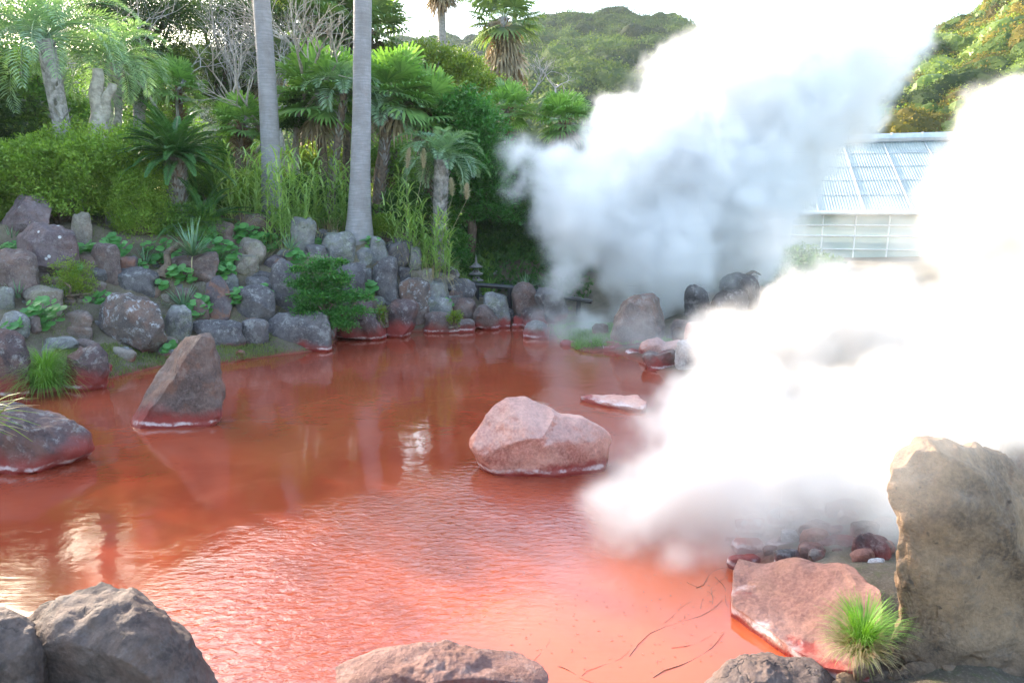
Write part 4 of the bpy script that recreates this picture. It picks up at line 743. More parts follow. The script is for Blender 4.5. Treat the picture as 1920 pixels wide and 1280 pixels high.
for i, (px, py, rx, rz, mt, lb) in enumerate([(40, 300, 90, 60, 'yellowtree', 'sunlit yellow-green bush behind the big hedge at far left'), (200, 290, 70, 45, 'lime', 'sunlit bush behind the thick pale grey trunk'), (430, 300, 80, 50, 'shrub', 'bush behind the sago palm on the right side'),
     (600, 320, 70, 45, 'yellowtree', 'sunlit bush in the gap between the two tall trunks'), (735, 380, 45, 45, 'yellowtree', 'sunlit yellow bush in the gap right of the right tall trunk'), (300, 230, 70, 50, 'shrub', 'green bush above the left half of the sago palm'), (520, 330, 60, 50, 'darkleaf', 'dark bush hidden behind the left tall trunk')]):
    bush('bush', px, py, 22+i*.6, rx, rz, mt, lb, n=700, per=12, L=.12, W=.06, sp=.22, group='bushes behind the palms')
for px, py, Y, rx, rz, lb in [(-40, 250, 23, 110, 90, 'leafy bush behind the palms at the far left edge'), (110, 240, 24, 100, 80, 'leafy bush behind the big feathery palm'), (-160, 240, 20, 120, 110, 'leafy bush outside the left edge')]:
    bush('bush', px, py, Y, rx, rz, 'shrub', lb, n=1100, per=12, L=.13, W=.06, sp=.24, group='bushes behind the palms')
for x, y, h, lb in [(-15.2, 17.0, 7.0, 'broad dark tree just outside the left edge, nearest the hedge'), (-18.5, 14.2, 7.0, 'broad dark tree outside the left edge, shading the pool'), (-22, 11.0, 7.0, 'broad dark tree far outside the left edge'), (-14.5, 11.2, 5.0, 'smaller dark tree outside the left edge by the shore')]:
    px = 960+1280*x/y*.98; m = y/1280; rz = (h-2.6)*.5/m; cy = 400-(h*.5+1.3-2.5)/m*1.0
    tree('evergreen_tree', px, cy, y, [(px, cy, 2.5/m, rz), (px-1.2/m, cy+20, 2/m, rz*.8), (px+1.2/m, cy+20, 1.8/m, rz*.8)], 'conifer', 'barkb', lb, n=1300, L=.2, W=.1, sp=.35, group='trees beyond the left edge')
# --- hedges and near bushes
bush('hedge', 110, 335, 14.6, 150, 88, 'hedge', 'big clipped light green hedge covering the upper left bank', 'hedge', n=3600, per=15, L=.075, W=.034, sp=.13, lump=.32, stems=14, ry=95)
bush('hedge', -60, 340, 15.2, 110, 90, 'hedge', 'clipped hedge running out of the left edge', 'hedge', n=1500, per=14, L=.065, W=.03, sp=.12, lump=.16, ry=90)
bush('bush', 262, 385, 14.4, 62, 85, 'hedge', 'loose feathery green shrub between the big hedge and the sago trunk', n=1500, per=13, L=.06, W=.022, sp=.12)
bush('bush', 318, 345, 17, 60, 45, 'hedge', 'light green shrub directly behind the sago trunk', n=700, per=13, L=.07, W=.03, sp=.14)
bush('bush', 392, 350, 16.6, 36, 42, 'shrub', 'small green shrub right of the sago trunk', n=420, per=12, L=.08, W=.035, sp=.12)
bush('bush', 345, 418, 14.8, 66, 36, 'shrub', 'low loose shrub under the sago palm', n=900, per=13, L=.06, W=.024, sp=.12)
bush('bush', 250, 300, 16.4, 70, 55, 'shrub', 'leafy shrub behind the left side of the sago palm', n=900, per=12, L=.08, W=.035, sp=.15)
bush('bush', 718, 426, 16.2, 26, 24, 'hedge', 'small clipped round shrub right of the right tall trunk', n=700, per=14, L=.045, W=.022, sp=.07, lump=.05)
bush('bush', 462, 365, 16.8, 50, 42, 'hedge', 'clipped round shrub behind the left reeds', n=900, per=14, L=.05, W=.025, sp=.08, lump=.08)
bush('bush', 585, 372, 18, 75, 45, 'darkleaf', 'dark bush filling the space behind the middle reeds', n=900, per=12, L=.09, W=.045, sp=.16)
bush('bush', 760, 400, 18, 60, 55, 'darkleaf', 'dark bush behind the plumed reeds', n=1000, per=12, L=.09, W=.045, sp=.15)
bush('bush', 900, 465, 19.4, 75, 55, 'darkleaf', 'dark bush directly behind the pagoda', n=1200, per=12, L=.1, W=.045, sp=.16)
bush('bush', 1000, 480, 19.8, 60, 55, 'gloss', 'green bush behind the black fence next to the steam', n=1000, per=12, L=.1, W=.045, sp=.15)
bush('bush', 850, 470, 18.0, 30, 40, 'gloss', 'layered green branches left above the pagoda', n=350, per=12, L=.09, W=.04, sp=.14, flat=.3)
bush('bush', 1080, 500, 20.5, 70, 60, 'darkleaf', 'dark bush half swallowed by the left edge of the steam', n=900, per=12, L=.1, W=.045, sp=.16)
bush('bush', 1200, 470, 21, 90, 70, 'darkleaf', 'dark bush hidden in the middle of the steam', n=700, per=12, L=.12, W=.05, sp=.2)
bush('bush', 1310, 540, 17.5, 40, 45, 'darkleaf', 'dark conifer-like bush left of the white railing', n=500, per=12, L=.08, W=.03, sp=.12)
bush('bush', 1372, 500, 21.5, 45, 22, 'lime', 'yellow flowering bush behind the white railing', n=300, per=12, L=.09, W=.06, sp=.12)
bush('bush', 1480, 500, 21, 70, 35, 'darkleaf', 'dark green bush in front of the greenhouse wall', n=500, per=12, L=.09, W=.045, sp=.15)
bush('bush', 612, 560, 12.7, 62, 62, 'gloss', 'glossy dark green bush growing over the long black waterline boulder', n=1500, per=11, L=.062, W=.030, sp=.09, flat=.3, lump=.5, base=.6,
     lobes=[(600, 500, 34, 20, .2), (575, 530, 34, 18, .1), (628, 525, 36, 20), (595, 555, 50, 20), (640, 560, 42, 18), (570, 580, 28, 12), (620, 590, 52, 16), (660, 582, 40, 10, -.1), (640, 608, 30, 14, -.2), (672, 558, 26, 8), (560, 505, 14, 8), (640, 492, 14, 8)])
bush('bush', 137, 530, 11.9, 42, 46, 'lime', 'airy yellow-green shrub in front of the mauve boulder', n=420, per=12, L=.032, W=.018, sp=.06, lump=.4, ry=30)
bush('fern', 716, 590, 13.75, 10, 20, 'lime', 'bright hanging fern on the dark waterline boulder', 'fern', n=60, per=12, L=.06, W=.015, sp=.05, ry=10)
bush('fern', 852, 596, 14.1, 13, 16, 'lime', 'little yellow-green fern at the waterline below the fence', 'fern', n=60, per=12, L=.05, W=.02, sp=.05, ry=10)
# --- reeds
reedclump(452, 405, 15.6, 24, 2.0, 34, 'pale green reed clump left of the left tall trunk')
reedclump(535, 445, 15.0, 40, 2.3, 42, 'dense reed clump with whitish dry leaves, right in front of the left tall trunk')
reedclump(610, 425, 16.0, 46, 2.2, 52, 'broad reed clump filling the space between the two tall trunks')
reedclump(762, 470, 15.6, 22, 2.3, 22, 'arching reeds with two plumes, left of the short spiky palm', [(763, 298, 38), (794, 298, 36)])
reedclump(812, 495, 15.5, 34, 1.7, 34, 'drooping reeds with two plumes in front of the short spiky palm', [(848, 352, 34), (875, 360, 30)])
# --- rosettes
for px, py, L, n, lb, Y in [(362, 480, .78, 100, 'large yucca rosette on a bent trunk above the middle boulders', 13.1), (272, 500, .46, 54, 'small pale yucca left of the bent-trunk yucca', None), (345, 580, .55, 64, 'yucca between the lichen boulder and the pointed slate', None),
     (35, 562, .42, 30, 'dark green agave at the left edge above the pale block', None), (22, 455, .36, 26, 'pale agave between the two upper left boulders', 13.2), (62, 428, .3, 22, 'small agave behind the flat-topped mauve boulder', 13.4), (650, 505, .32, 26, 'small bright agave right of the glossy bush top', None), (545, 470, .42, 40, 'dark yucca under the dense reed clump', 14.2), (985, 545, .45, 40, 'striped agave behind the upright oval boulder by the fence', 16.5)]:
    tuft('yucca', px, py, L, n, 'agave', lb, 'plant', .032, .35, .95, Y, .03, 'yuccas and agaves on the bank', True, 0, 4, 8)
snag([(352, 470, 13.15), (340, 455, 13.3), (318, 470, 13.2), (312, 500, 13.0), (300, 520, 12.9)], [.04, .05, .06, .075, .09], 'bent dark trunk of the large yucca, snaking over the stones', 'barkb', 'bent_trunk')
tuft('grass_tuft', 86, 725, .70, 520, 'grass', 'long bright green grass tuft hanging between the two dark red boulders at left', 'grass tuft', .006, 2.3, .8, 9.35, .14, 'grass tufts')
tuft('grass_tuft', 84, 690, .5, 420, 'grass', 'upper part of the bright grass by the dark red boulders', 'grass tuft', .006, 1.8, .9, 9.5, .16, 'grass tufts')
tuft('grass_tuft', 1618, 1200, .25, 420, 'grass', 'bright grass tuft between the pink slab and the huge sandy boulder', 'grass tuft', .0035, 1.2, .5, 3.2, .055, 'grass tufts')
tuft('grass_tuft', 1612, 1222, .19, 420, 'straw', 'dry straw-coloured grass at the foot of the bright tuft by the slab', 'grass tuft', .003, 1.8, .7, 3.18, .09, 'grass tufts')
tuft('grass_tuft', 1600, 1218, .18, 260, 'moss', 'thin greenish grass leaning on the pink slab', 'grass tuft', .003, 1.8, .8, 3.2, .06, 'grass tufts')
tuft('grass_tuft', 945, 610, .22, 60, 'moss', 'small grass tuft at the waterline below the second fence post', 'grass tuft', .006, 1.6, .7, None, .05, 'grass tufts')
t_ = P(-60, 800, 4.6); mb = MB(); rng = np.random.default_rng(3); mb2 = MB()
for k in range(16):
    tip = P(rng.uniform(10, 85), rng.uniform(725, 850), 4.6+rng.normal(0, .05)); c_ = t_+rng.normal(0, .05, 3); md = (c_+tip)/2+[0, 0, .06]; pts = [c_, (c_+md)/2+[0, 0, .03], md, (md+tip)/2+[0, 0, .01], tip]; (lambda q: tube(q, pts, [.006, .005, .004, .003, .001], 3, False))(mb if k % 3 else mb2)
gb = thing('grass_clump', t_, 'blurred yellow-green grass blades with dry tips entering from the left edge', 'grass'); mb.build('blades', M['lime'], gb); mb2.build('dry_blades', M['straw'], gb)
for px, py, rx, rz, n, lb in [(300, 470, 40, 22, 34, 'round leaves at the foot of the loose feathery shrub'), (372, 440, 30, 14, 24, 'round leaves under the young sago palm'), (130, 500, 20, 16, 10, 'round leaves behind the airy yellow-green shrub'), (560, 480, 16, 12, 12, 'round leaves above the tall slate pillar'), (640, 470, 18, 8, 12, 'round leaves on the hump-shaped grey stone')]:
    discs(px, py, rx, rz, n, lb)
# --- round-leaved plants
for px, py, rx, rz, n, lb in [(32, 468, 34, 16, 26, 'round-leaved plant hanging over the boulder at the left edge'), (78, 588, 32, 32, 34, 'round-leaved plant with big pale leaves below the tan stone at left'), (170, 470, 26, 18, 20, 'round-leaved plant right of the flat-topped mauve boulder'),
     (215, 465, 30, 26, 30, 'round-leaved plant just under the big hedge'), (255, 500, 18, 12, 12, 'round-leaved plant left of the small pale yucca'), (322, 508, 16, 10, 10, 'round-leaved plant under the bent dark trunk'), (345, 515, 20, 16, 16, 'round-leaved plant below the large yucca'),
     (412, 470, 36, 28, 44, 'wide patch of round leaves right of the large yucca'), (425, 505, 18, 14, 16, 'round leaves above the rust-based slate'), (376, 575, 18, 24, 22, 'round-leaved plant right of the middle yucca'), (440, 555, 12, 18, 12, 'round-leaved plant right of the rust-based slate'), (470, 440, 34, 18, 34, 'round leaves under the double-humped red-brown stone'),
     (500, 455, 22, 18, 22, 'dark round leaves left of the dense reed clump'), (440, 430, 22, 12, 16, 'round leaves above the round tan stone'), (500, 550, 14, 18, 18, 'bright round-leaved plant left of the tall slate pillar'), (300, 535, 12, 10, 8, 'small round-leaved plant right of the flat dark slab'), (188, 560, 20, 12, 12, 'round leaves above the great lichen boulder left side'),
     (316, 650, 10, 12, 8, 'small round-leaved plant at the right foot of the great lichen boulder'), (595, 458, 26, 10, 16, 'round leaves between the reeds and the hump-shaped stone'), (692, 540, 12, 12, 12, 'round-leaved plant left of the standing stone'), (700, 455, 22, 10, 16, 'low round leaves at the foot of the right tall trunk'), (840, 568, 10, 9, 8, 'small round-leaved plant among the waterline stones'), (30, 610, 14, 10, 8, 'small round leaves above the dark red edge boulder')]:
    discs(px, py, rx, rz, n, lb)
# --- ground cover
def cover(name, n, L, W, mat, label, xr, yr, cond=None, up=1.2, seedn=0, h=.0, clump=1):
    rng = np.random.default_rng(seedn); x = rng.uniform(*xr, n); y = rng.uniform(*yr, n); z = terr(x, y); sd = shore_dist(x, y); k = (sd > .02) & (z > .0)
    if cond is not None: k &= cond(x, y, z, sd, fbm(np.stack([x, y, 0*x], 1)*1.3+seedn, 3))
    c = np.stack([x, y, z+h*rng.random(n)], 1)[k]; m = len(c); d = rng.normal(0, .6, (m, 3)); d[:, 2] = up+rng.normal(0, .2, m); mb = MB(); leaves(mb, c, d, rng.normal(0, 1, (m, 3))+[0, -.5, .3], L*rng.uniform(.6, 1.3, m), W, .3)
    o = mb.build(name, M[mat]); return tag(o, label, 'ground cover', kind='stuff')
cover('short_grass', 60000, .06, .010, 'moss', 'short mossy grass along the left shore of the pool', (-9, -3.2), (9.5, 13), lambda x, y, z, sd, f: (sd < .75+.3*f) & (f > -.35), seedn=1)
cover('bank_grass', 50000, .07, .012, 'moss', 'thin grass and moss between the bank boulders', (-12, 1.5), (11, 18), lambda x, y, z, sd, f: f > .28, seedn=2)
cover('undergrowth', 90000, .20, .09, 'shrub', 'leafy undergrowth covering the ground below the palms', (-20, -.5), (15.6, 27), lambda x, y, z, sd, f: (f > -.2) & (y > 15.8-.05*x) & ((x < -4) | (y > 17)), seedn=3, h=.35, up=.6)
cover('ravine_undergrowth', 40000, .16, .07, 'darkleaf', 'dark undergrowth in the ravine behind the fence', (-3, 9), (17.6, 26), lambda x, y, z, sd, f: f > -.3, seedn=4, h=.5, up=.6)
cover('spit_grass', 9000, .07, .012, 'grass', 'green grass on the small spit under the steam', (.9, 3.0), (12.4, 14.6), lambda x, y, z, sd, f: (f > -.3) & (sd > .12), seedn=5)
# --- twigs and litter in the shallow water
for i, (x0, y0, x1, y1, r) in enumerate([(1180, 1230, 1345, 1120, .006), (1095, 1270, 1180, 1215, .004), (1235, 1275, 1355, 1185, .008), (1262, 1215, 1335, 1190, .004), (1300, 1100, 1372, 1055, .005), (1330, 1130, 1355, 1075, .004), (1340, 1080, 1372, 1140, .004), (1045, 1250, 1120, 1280, .007), (1000, 1245, 1028, 1195, .003), (1230, 1235, 1245, 1262, .003), (1290, 1090, 1345, 1120, .003), (1240, 1165, 1300, 1130, .003), (1310, 1140, 1340, 1105, .0025)]):
    a, b = G0(x0, y0), G0(x1, y1); mb = MB(); rg = np.random.default_rng(i); f_ = np.linspace(0, 1, 8)[:, None]; q = a+(b-a)*f_+np.array([-(b-a)[1], (b-a)[0]])*(.06*np.sin(f_*rg.uniform(3, 7)+i))+rg.normal(0, .003, (8, 2)); tube(mb, np.concatenate([q, .001+.002*np.sin(f_*9)], 1), r*.32*(1-f_[:, 0]*.6), 5)
    tag(mb.build('twig', M['barkb'], origin=(a[0], a[1], 0)), 'thin brown twig lying in the shallow red water near the pink slab', 'twig', 'twigs in the shallow water')
mb = MB(); rng = np.random.default_rng(8); q = np.array([G0(rng.uniform(850, 1370), rng.uniform(1060, 1260)) for k in range(170)]); q = q[(shore_dist(q[:, 0], q[:, 1]) < -.02)]; th = rng.random(len(q))*6.28
leaves(mb, np.concatenate([q, np.full((len(q), 1), .003)], 1), np.stack([np.cos(th), np.sin(th), 0*th], 1), np.tile([0, 0, 1.], (len(q), 1)), rng.uniform(.006, .026, len(q)), .007, 0); tag(mb.build('leaf_litter', M['barkb']), 'dark specks of leaf litter in the shallow water', 'litter', kind='stuff')
mb = MB(); a = P(1437, 1106, 4.05); leaves(mb, [a, a+[.01, 0, .004]], [(.3, -.2, -.8), (.1, -.3, -.7)], [(0, -1, .6)]*2, .035, .014, .1); tag(mb.build('fallen_leaf', M['blue'], origin=a), 'tiny bluish fallen leaf lying on the pink slab', 'leaf')
# ---------------------------------------------------------------- wooded hills
def crown_proto(name, mat, seed, n=260, L=.05, W=.035):
    rng = np.random.default_rng(seed); mb = MB(); V, F = ICO[4]; k = 1+.3*fbm(V*1.9+seed, 3); mb2 = V*k[:, None]*[1, 1, .8]
    tips = V[V[:, 2] > -.35]; tips = tips*(1+.3*fbm(tips*1.9+seed, 3))[:, None]*[1, 1, .8]; n_ = nrm(tips); per = 4
    c = np.repeat(tips, per, 0)+rng.normal(0, .05, (len(tips)*per, 3)); nn = np.repeat(n_, per, 0)+rng.normal(0, .55, (len(c), 3)); d = rng.normal(0, 1, (len(c), 3))+np.repeat(n_, per, 0)*.5+[0, 0, .2]
    leaves(mb, c, d, nn, L*rng.uniform(.8, 1.7, len(c)), W*1.5, .1); mb.add(mb2*.96, F)
    o = mb.build(name, M[mat]); S.collection.objects.unlink(o); return o
def forest(name, pts, sc, protos, label):
    me = bpy.data.meshes.new(name); me.from_pydata([tuple(p) for p in pts], [], []); a = me.attributes.new('sc', 'FLOAT', 'POINT'); a.data.foreach_set('value', np.asarray(sc, np.float32))
    o = bpy.data.objects.new(name, me); S.collection.objects.link(o); ng = bpy.data.node_groups.new(name, 'GeometryNodeTree'); N, L = ng.nodes, ng.links
    ng.interface.new_socket('Geometry', in_out='INPUT', socket_type='NodeSocketGeometry'); ng.interface.new_socket('Geometry', in_out='OUTPUT', socket_type='NodeSocketGeometry')
    gi, go_ = N.new('NodeGroupInput'), N.new('NodeGroupOutput'); j = N.new('GeometryNodeJoinGeometry'); at_ = N.new('GeometryNodeInputNamedAttribute'); at_.data_type = 'FLOAT'; at_.inputs[0].default_value = 'sc'
    for i, pr in enumerate(protos):
        oi = N.new('GeometryNodeObjectInfo'); oi.inputs[0].default_value = pr; ip = N.new('GeometryNodeInstanceOnPoints'); rv = N.new('FunctionNodeRandomValue'); rv.data_type = 'FLOAT_VECTOR'; rv.inputs[0].default_value = (-.15, -.15, 0); rv.inputs[1].default_value = (.15, .15, 6.28); rv.inputs['Seed'].default_value = i
        rb = N.new('FunctionNodeRandomValue'); rb.data_type = 'INT'; rb.inputs[4].default_value = 0; rb.inputs[5].default_value = len(protos)-1; rb.inputs['Seed'].default_value = 99; cm = N.new('FunctionNodeCompare'); cm.data_type = 'INT'; cm.operation = 'EQUAL'; cm.inputs[3].default_value = i
        L.new(rb.outputs[2], cm.inputs[2]); L.new(cm.outputs[0], ip.inputs['Selection']); L.new(gi.outputs[0], ip.inputs['Points']); L.new(oi.outputs['Geometry'], ip.inputs['Instance']); L.new(rv.outputs[0], ip.inputs['Rotation']); L.new(at_.outputs[0], ip.inputs['Scale']); L.new(ip.outputs[0], j.inputs[0])
    L.new(j.outputs[0], go_.inputs[0]); md = o.modifiers.new('crowns', 'NODES'); md.node_group = ng; return tag(o, label, 'forest', kind='stuff')
CR1 = [crown_proto('tree_crown', 'wood1', s) for s in (1, 2, 3)]; CR2 = [crown_proto('tree_crown', 'wood2', 4, L=.04, W=.03), crown_proto('tree_crown', 'wood1', 5, L=.04, W=.03), crown_proto('tree_crown', 'yellowtree', 6, L=.04, W=.03)]
M['hill'] = simple('wooded_hill_floor', (.04, .05, .02), 1, sc=.1, bmp=0)
def hill(name, sil, Yr, Yf, crown, dens, protos, label, front=2.0, shape=1.0, wob=.12, seed=0):
    """sil: skyline (px, py) at distance Yr; slope runs down to height front at distance Yf"""
    sx = np.array([s[0] for s in sil], float); sy = np.array([s[1] for s in sil], float); U = np.linspace(sx[0], sx[-1], 70); rows = np.linspace(0, 1, 30)
    top = np.interp(U, sx, sy); Z = np.array([P(u, y, Yr)[2]-crown*1.35 for u, y in zip(U, top)]); a = (U-960)/1280
    def zf(u, f): return front+(np.interp(u, U, Z)-front)*(f**shape)*(1+wob*fbm(np.stack([u*.006, f*4, 0*u+seed], 1), 2)*np.sin(np.pi*np.clip(f, 0, 1)))
    k = 1/(math.cos(PIT)-0*math.sin(PIT)); V = []
    for f in list(rows)+[1.35]:
        Y = Yf+(Yr-Yf)*f; X_ = a*Y*1.0*k; z = zf(U, np.full(len(U), min(f, 1.)))*(1 if f <= 1 else .3); V.append(np.stack([X_, np.full(len(U), Y), z], 1))
    V = np.concatenate(V); n = len(U); ii = (np.arange(len(rows))[:, None]*n+np.arange(n-1)[None]).ravel(); mb = MB(); mb.add(V, np.stack([ii, ii+1, ii+n+1, ii+n], 1)); tag(mb.build(name, M['hill'], smooth=True), kind='structure')
    rng = np.random.default_rng(seed); f = rng.random(dens)**.8; u = rng.uniform(sx[0], sx[-1], dens); f[:160] = 1-rng.random(160)*.06; Y = Yf+(Yr-Yf)*f; s = crown*rng.uniform(.55, 1.15, dens); z = zf(u, f); pts = np.stack([(u-960)/1280*Y*k, Y, z+s*.25], 1)
    forest(name+'_forest', pts, s, protos, label)
hill('far_hill', [(-700, 40), (-200, 60), (200, 90), (400, 80), (560, 85), (700, 92), (760, 62), (790, 68), (850, 55), (880, 48), (920, 60), (1000, 70), (1200, 90)], 420, 300, 7.5, 1100, CR1, 'pale distant wooded ridge under the sky, left of the main hill', 30, seed=3)
hill('middle_hill', [(500, 260), (700, 215), (800, 165), (850, 120), (900, 72), (950, 42), (1009, 24), (1059, 17), (1090, 10), (1137, 8), (1199, 19), (1237, 22), (1268, 40), (1290, 66), (1350, 110), (1450, 170), (1600, 230)], 210, 75, 6.6, 1100, CR1, 'dense green forest covering the rounded hill in the middle', 3, shape=1.1, seed=1)
hill('right_hill', [(1480, 240), (1560, 175), (1640, 85), (1700, 50), (1760, 20), (1800, -10), (1860, -70), (1960, -150), (2100, -230), (2300, -300)], 95, 46, 2.9, 1300, CR2, 'olive and orange autumn wood on the steep slope at upper right', 3.2, shape=.75, seed=2)

# ---------------------------------------------------------------- air
mb = MB(); box(mb, (0, 250, 34), (1500, 560, 74.6)); hz = mb.build('haze', None); t = NT('thin_air'); t.t.nodes.remove(t.b); pv = t.n('ShaderNodeVolumePrincipled'); pv.inputs['Color'].default_value = (.82, .9, 1, 1); pv.inputs['Density'].default_value = .0003; t.t.links.new(pv.outputs[0], t.o.inputs['Volume']); hz.data.materials.append(t.m); tag(hz, 'thin bluish air between the garden and the hills', 'haze', kind='stuff')
# ---------------------------------------------------------------- steam (real volumes)
def steam(name,puffs,voxel,dens,scale,amp,aniso=.3,seed=0.,edge=.45,label='',tint=(1,1,1,1)):
    cs=[];
    for (px,py,Y,rp) in puffs:
        c=P(px,py,Y);cs.append((c,rp*Y/1280))
    mn=np.min([c-r*1.25 for c,r in cs],axis=0);mx=np.max([c+r*1.25 for c,r in cs],axis=0);mn[2]=max(mn[2],0.0)
    res=[max(4,int((mx[i]-mn[i])/voxel)) for i in range(3)]
    ng=bpy.data.node_groups.new(name,'GeometryNodeTree')
    ng.interface.new_socket('Geometry',in_out='INPUT',socket_type='NodeSocketGeometry')
    ng.interface.new_socket('Geometry',in_out='OUTPUT',socket_type='NodeSocketGeometry')
    N=ng.nodes;L=ng.links
    out=N.new('NodeGroupOutput');pos=N.new('GeometryNodeInputPosition')
    def vm(op,a,b=None,sc=None):
        n=N.new('ShaderNodeVectorMath');n.operation=op
        for i,v in enumerate((a,b)):
            if v is None:continue
            if hasattr(v,'is_output'):L.new(v,n.inputs[i])
            else:n.inputs[i].default_value=v
        if sc is not None:n.inputs['Scale'].default_value=sc
        return n.outputs['Value'] if op in('DISTANCE','LENGTH') else n.outputs[0]
    def mm(op,a,b=0,c=0):
        n=N.new('ShaderNodeMath');n.operation=op
        for i,v in enumerate((a,b,c)):
            if hasattr(v,'is_output'):L.new(v,n.inputs[i])
            else:n.inputs[i].default_value=v
        return n.outputs[0]
    def noise(vec,sc,det,rough=.5):
        n=N.new('ShaderNodeTexNoise');n.inputs['Scale'].default_value=sc;n.inputs['Detail'].default_value=det;n.inputs['Roughness'].default_value=rough
        L.new(vec,n.inputs['Vector']);return n
    off=vm('ADD',pos.outputs[0],(seed,seed*1.7,seed*.3))
    nz=noise(off,scale,1.0)
    wv=vm('SUBTRACT',nz.outputs['Color'],(.5,.5,.5))
    wv=vm('SCALE',wv,None,amp)
    p=vm('ADD',pos.outputs[0],wv)
    acc=None
    for c,r in cs:
        d=vm('DISTANCE',p,tuple(c));v=mm('MULTIPLY_ADD',d,-1/r,1.0)  # 1 - d/r
        v=mm('MULTIPLY',v,min(1.5,r)) # metres inside
        if acc is None: acc=v
        else:
            n=N.new('ShaderNodeMath');n.operation='SMOOTH_MAX';n.inputs[2].default_value=.15
            L.new(acc,n.inputs[0]);L.new(v,n.inputs[1]);acc=n.outputs[0]
    # billows
    vo=N.new('ShaderNodeTexVoronoi');vo.feature='SMOOTH_F1';vo.inputs['Scale'].default_value=scale*1.6;vo.inputs['Smoothness'].default_value=.3
    L.new(p,vo.inputs['Vector'])
    f2=noise(p,scale*2.4,6.0,.68)
    v=mm('MULTIPLY_ADD',vo.outputs['Distance'],-.55*amp,acc)
    v=mm('ADD',v,.25*amp)
    v=mm('MULTIPLY_ADD',mm('SUBTRACT',f2.outputs[0],.5),1.35*amp,v)
    mr=N.new('ShaderNodeMapRange');mr.interpolation_type='SMOOTHSTEP';mr.inputs[1].default_value=0;mr.inputs[2].default_value=edge
    mr.inputs[3].default_value=0;mr.inputs[4].default_value=dens;L.new(v,mr.inputs[0])
    dn=mm('MULTIPLY',mr.outputs[0],mm('MULTIPLY_ADD',mm('MULTIPLY',mr.outputs[0],1/dens),.75,.25))
    vc=N.new('GeometryNodeVolumeCube');L.new(dn,vc.inputs['Density'])
    vc.inputs['Min'].default_value=tuple(mn);vc.inputs['Max'].default_value=tuple(mx)
    for i,k in enumerate(('Resolution X','Resolution Y','Resolution Z')):vc.inputs[k].default_value=res[i]
    m=bpy.data.materials.new(name);m.use_nodes=True;t=m.node_tree;t.nodes.clear()
    o=t.nodes.new('ShaderNodeOutputMaterial');pv=t.nodes.new('ShaderNodeVolumePrincipled');t.links.new(pv.outputs[0],o.inputs['Volume'])
    pv.inputs['Color'].default_value=tint;pv.inputs['Density'].default_value=1;pv.inputs['Anisotropy'].default_value=aniso
    sm=N.new('GeometryNodeSetMaterial');L.new(vc.outputs[0],sm.inputs[0]);sm.inputs['Material'].default_value=m;L.new(sm.outputs[0],out.inputs[0])
    me=bpy.data.meshes.new(name);me.from_pydata([tuple(mn),tuple(mx)],[(0,1)],[]);ob=bpy.data.objects.new(name,me);S.collection.objects.link(ob)
    md=ob.modifiers.new('steam','NODES');md.node_group=ng
    tag(ob,label,'steam',kind='stuff')
    return ob
A=[(1100,610,14,60),(1060,520,14.5,60),(1050,330,15,80),(980,290,15,55),(970,350,15,45),(1110,400,15,130),(1200,300,15.5,140),(1240,470,15,150),(1290,180,16,110),(1330,350,16,200),(1420,200,16.5,190),(1550,130,17,140),(1650,90,17,90),(1700,80,17,60),(1560,200,17,110),(1200,580,14.5,60),(1480,320,16.5,100),(1400,450,16,110),(1300,550,15.5,60),(1400,80,17,100)]
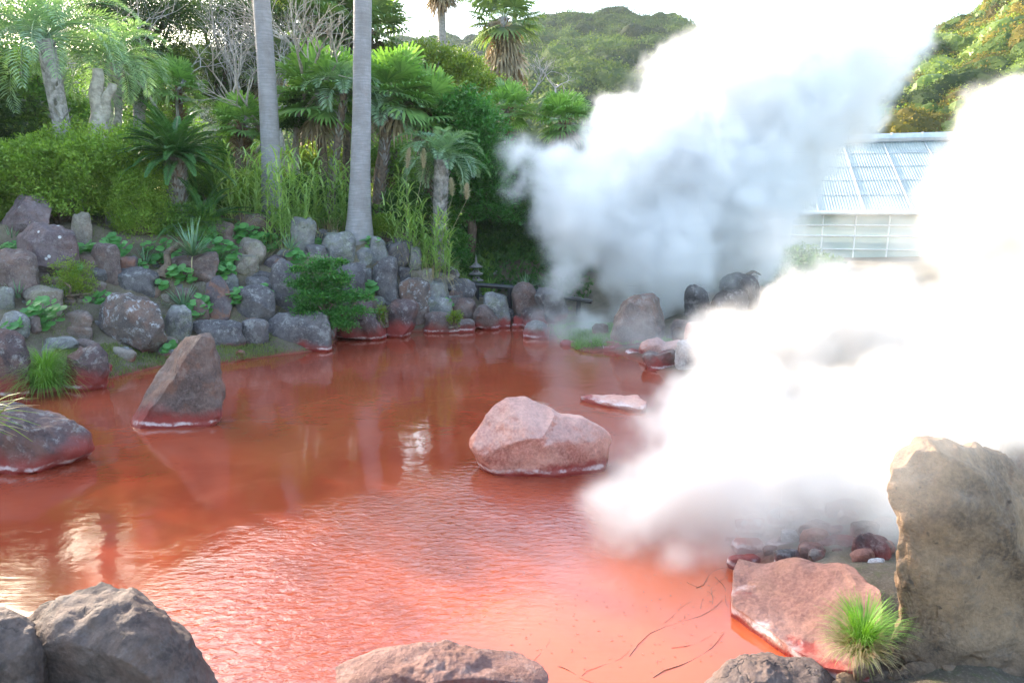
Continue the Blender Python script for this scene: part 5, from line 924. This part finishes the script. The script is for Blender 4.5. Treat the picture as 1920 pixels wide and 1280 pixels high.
B=[(1200,950,5.3,140),(1320,940,5.25,180),(1460,930,5.2,200),(1590,925,5.15,190),(1670,890,5.0,150),(1170,1050,4.7,90),(1270,1060,4.65,90),(1380,1050,4.65,90),(1490,1040,4.6,90),(1590,1040,4.55,85),(1660,1000,4.5,70),(1720,850,3.1,75),(1775,800,3.05,70),(1800,720,3.3,90),(1900,760,3.6,90),(1180,985,4.95,110),(1260,940,5.1,150),(1400,980,5.0,150),(1550,980,4.9,150),(1650,960,4.8,120),(1140,1025,4.85,70),(1230,1005,4.9,100),(1330,1000,4.9,110),(1430,1010,4.85,100),(1520,1010,4.8,100),(1600,1010,4.75,90),(1330,960,5.5,100),(1180,900,5.5,75),(1260,800,6,100),(1450,950,5.6,110),(1560,960,5.6,100),(1640,920,5.4,80),(1380,800,6.5,170),(1600,800,6.2,170),(1370,660,8,110),(1500,620,8,120),(1560,520,8.5,70),(1650,600,8,130),(1800,640,8,160),(1850,750,7,150),(1740,840,4.9,70),(1900,400,8.5,180),(1900,250,9,120),(1800,350,9,80),(1290,740,7.5,70),(2000,600,8,220),(1660,985,5.1,60),(1700,900,5.3,90),(1800,780,5.6,130),(1930,780,6,150),(1500,1010,5.2,60),(1600,930,5.3,150),(1680,850,5.6,160),(1450,960,5.3,130),(1760,880,3.15,40),(1720,860,4.6,110),(1860,700,5.4,190),(1120,960,5.2,60),(1150,860,5.6,50)]
steam('steam_cloud',A,.075,3.0,1.25,.75,edge=.6,tint=(.985,.992,1,1),aniso=.25,label='big white steam plume rising and drifting right above the tall brown boulder')
steam('steam_cloud',B,.05,3.6,1.7,.45,seed=5.,edge=.4,tint=(.955,.93,.905,1),aniso=.15,label='dense warm white steam bank rolling over the right side of the pool')

steam('steam_wisp',[(1700,840,3.25,215),(1800,760,3.3,230),(1930,730,3.6,240)],.05,.75,1.8,.4,seed=9.,edge=.7,label='thin veil of steam drifting across the top of the huge sandy boulder')
steam('steam_wisp',[(1050,625,13.2,80),(1120,650,12.7,85),(1190,630,12.1,80),(1250,650,11.6,80),(1320,640,11.2,90),(1010,600,13.6,50)],.07,1.1,1.6,.55,seed=3.,edge=.8,label='low thin steam creeping over the grassy spit and the foot of the tall brown boulder')
steam('steam_wisp',[(1480,480,9.5,130),(1600,440,9.8,120),(1700,460,9.8,130),(1400,560,9,90)],.09,.42,1.2,.9,seed=13.,edge=.9,label='torn thin steam in front of the greenhouse wall above the dense bank')
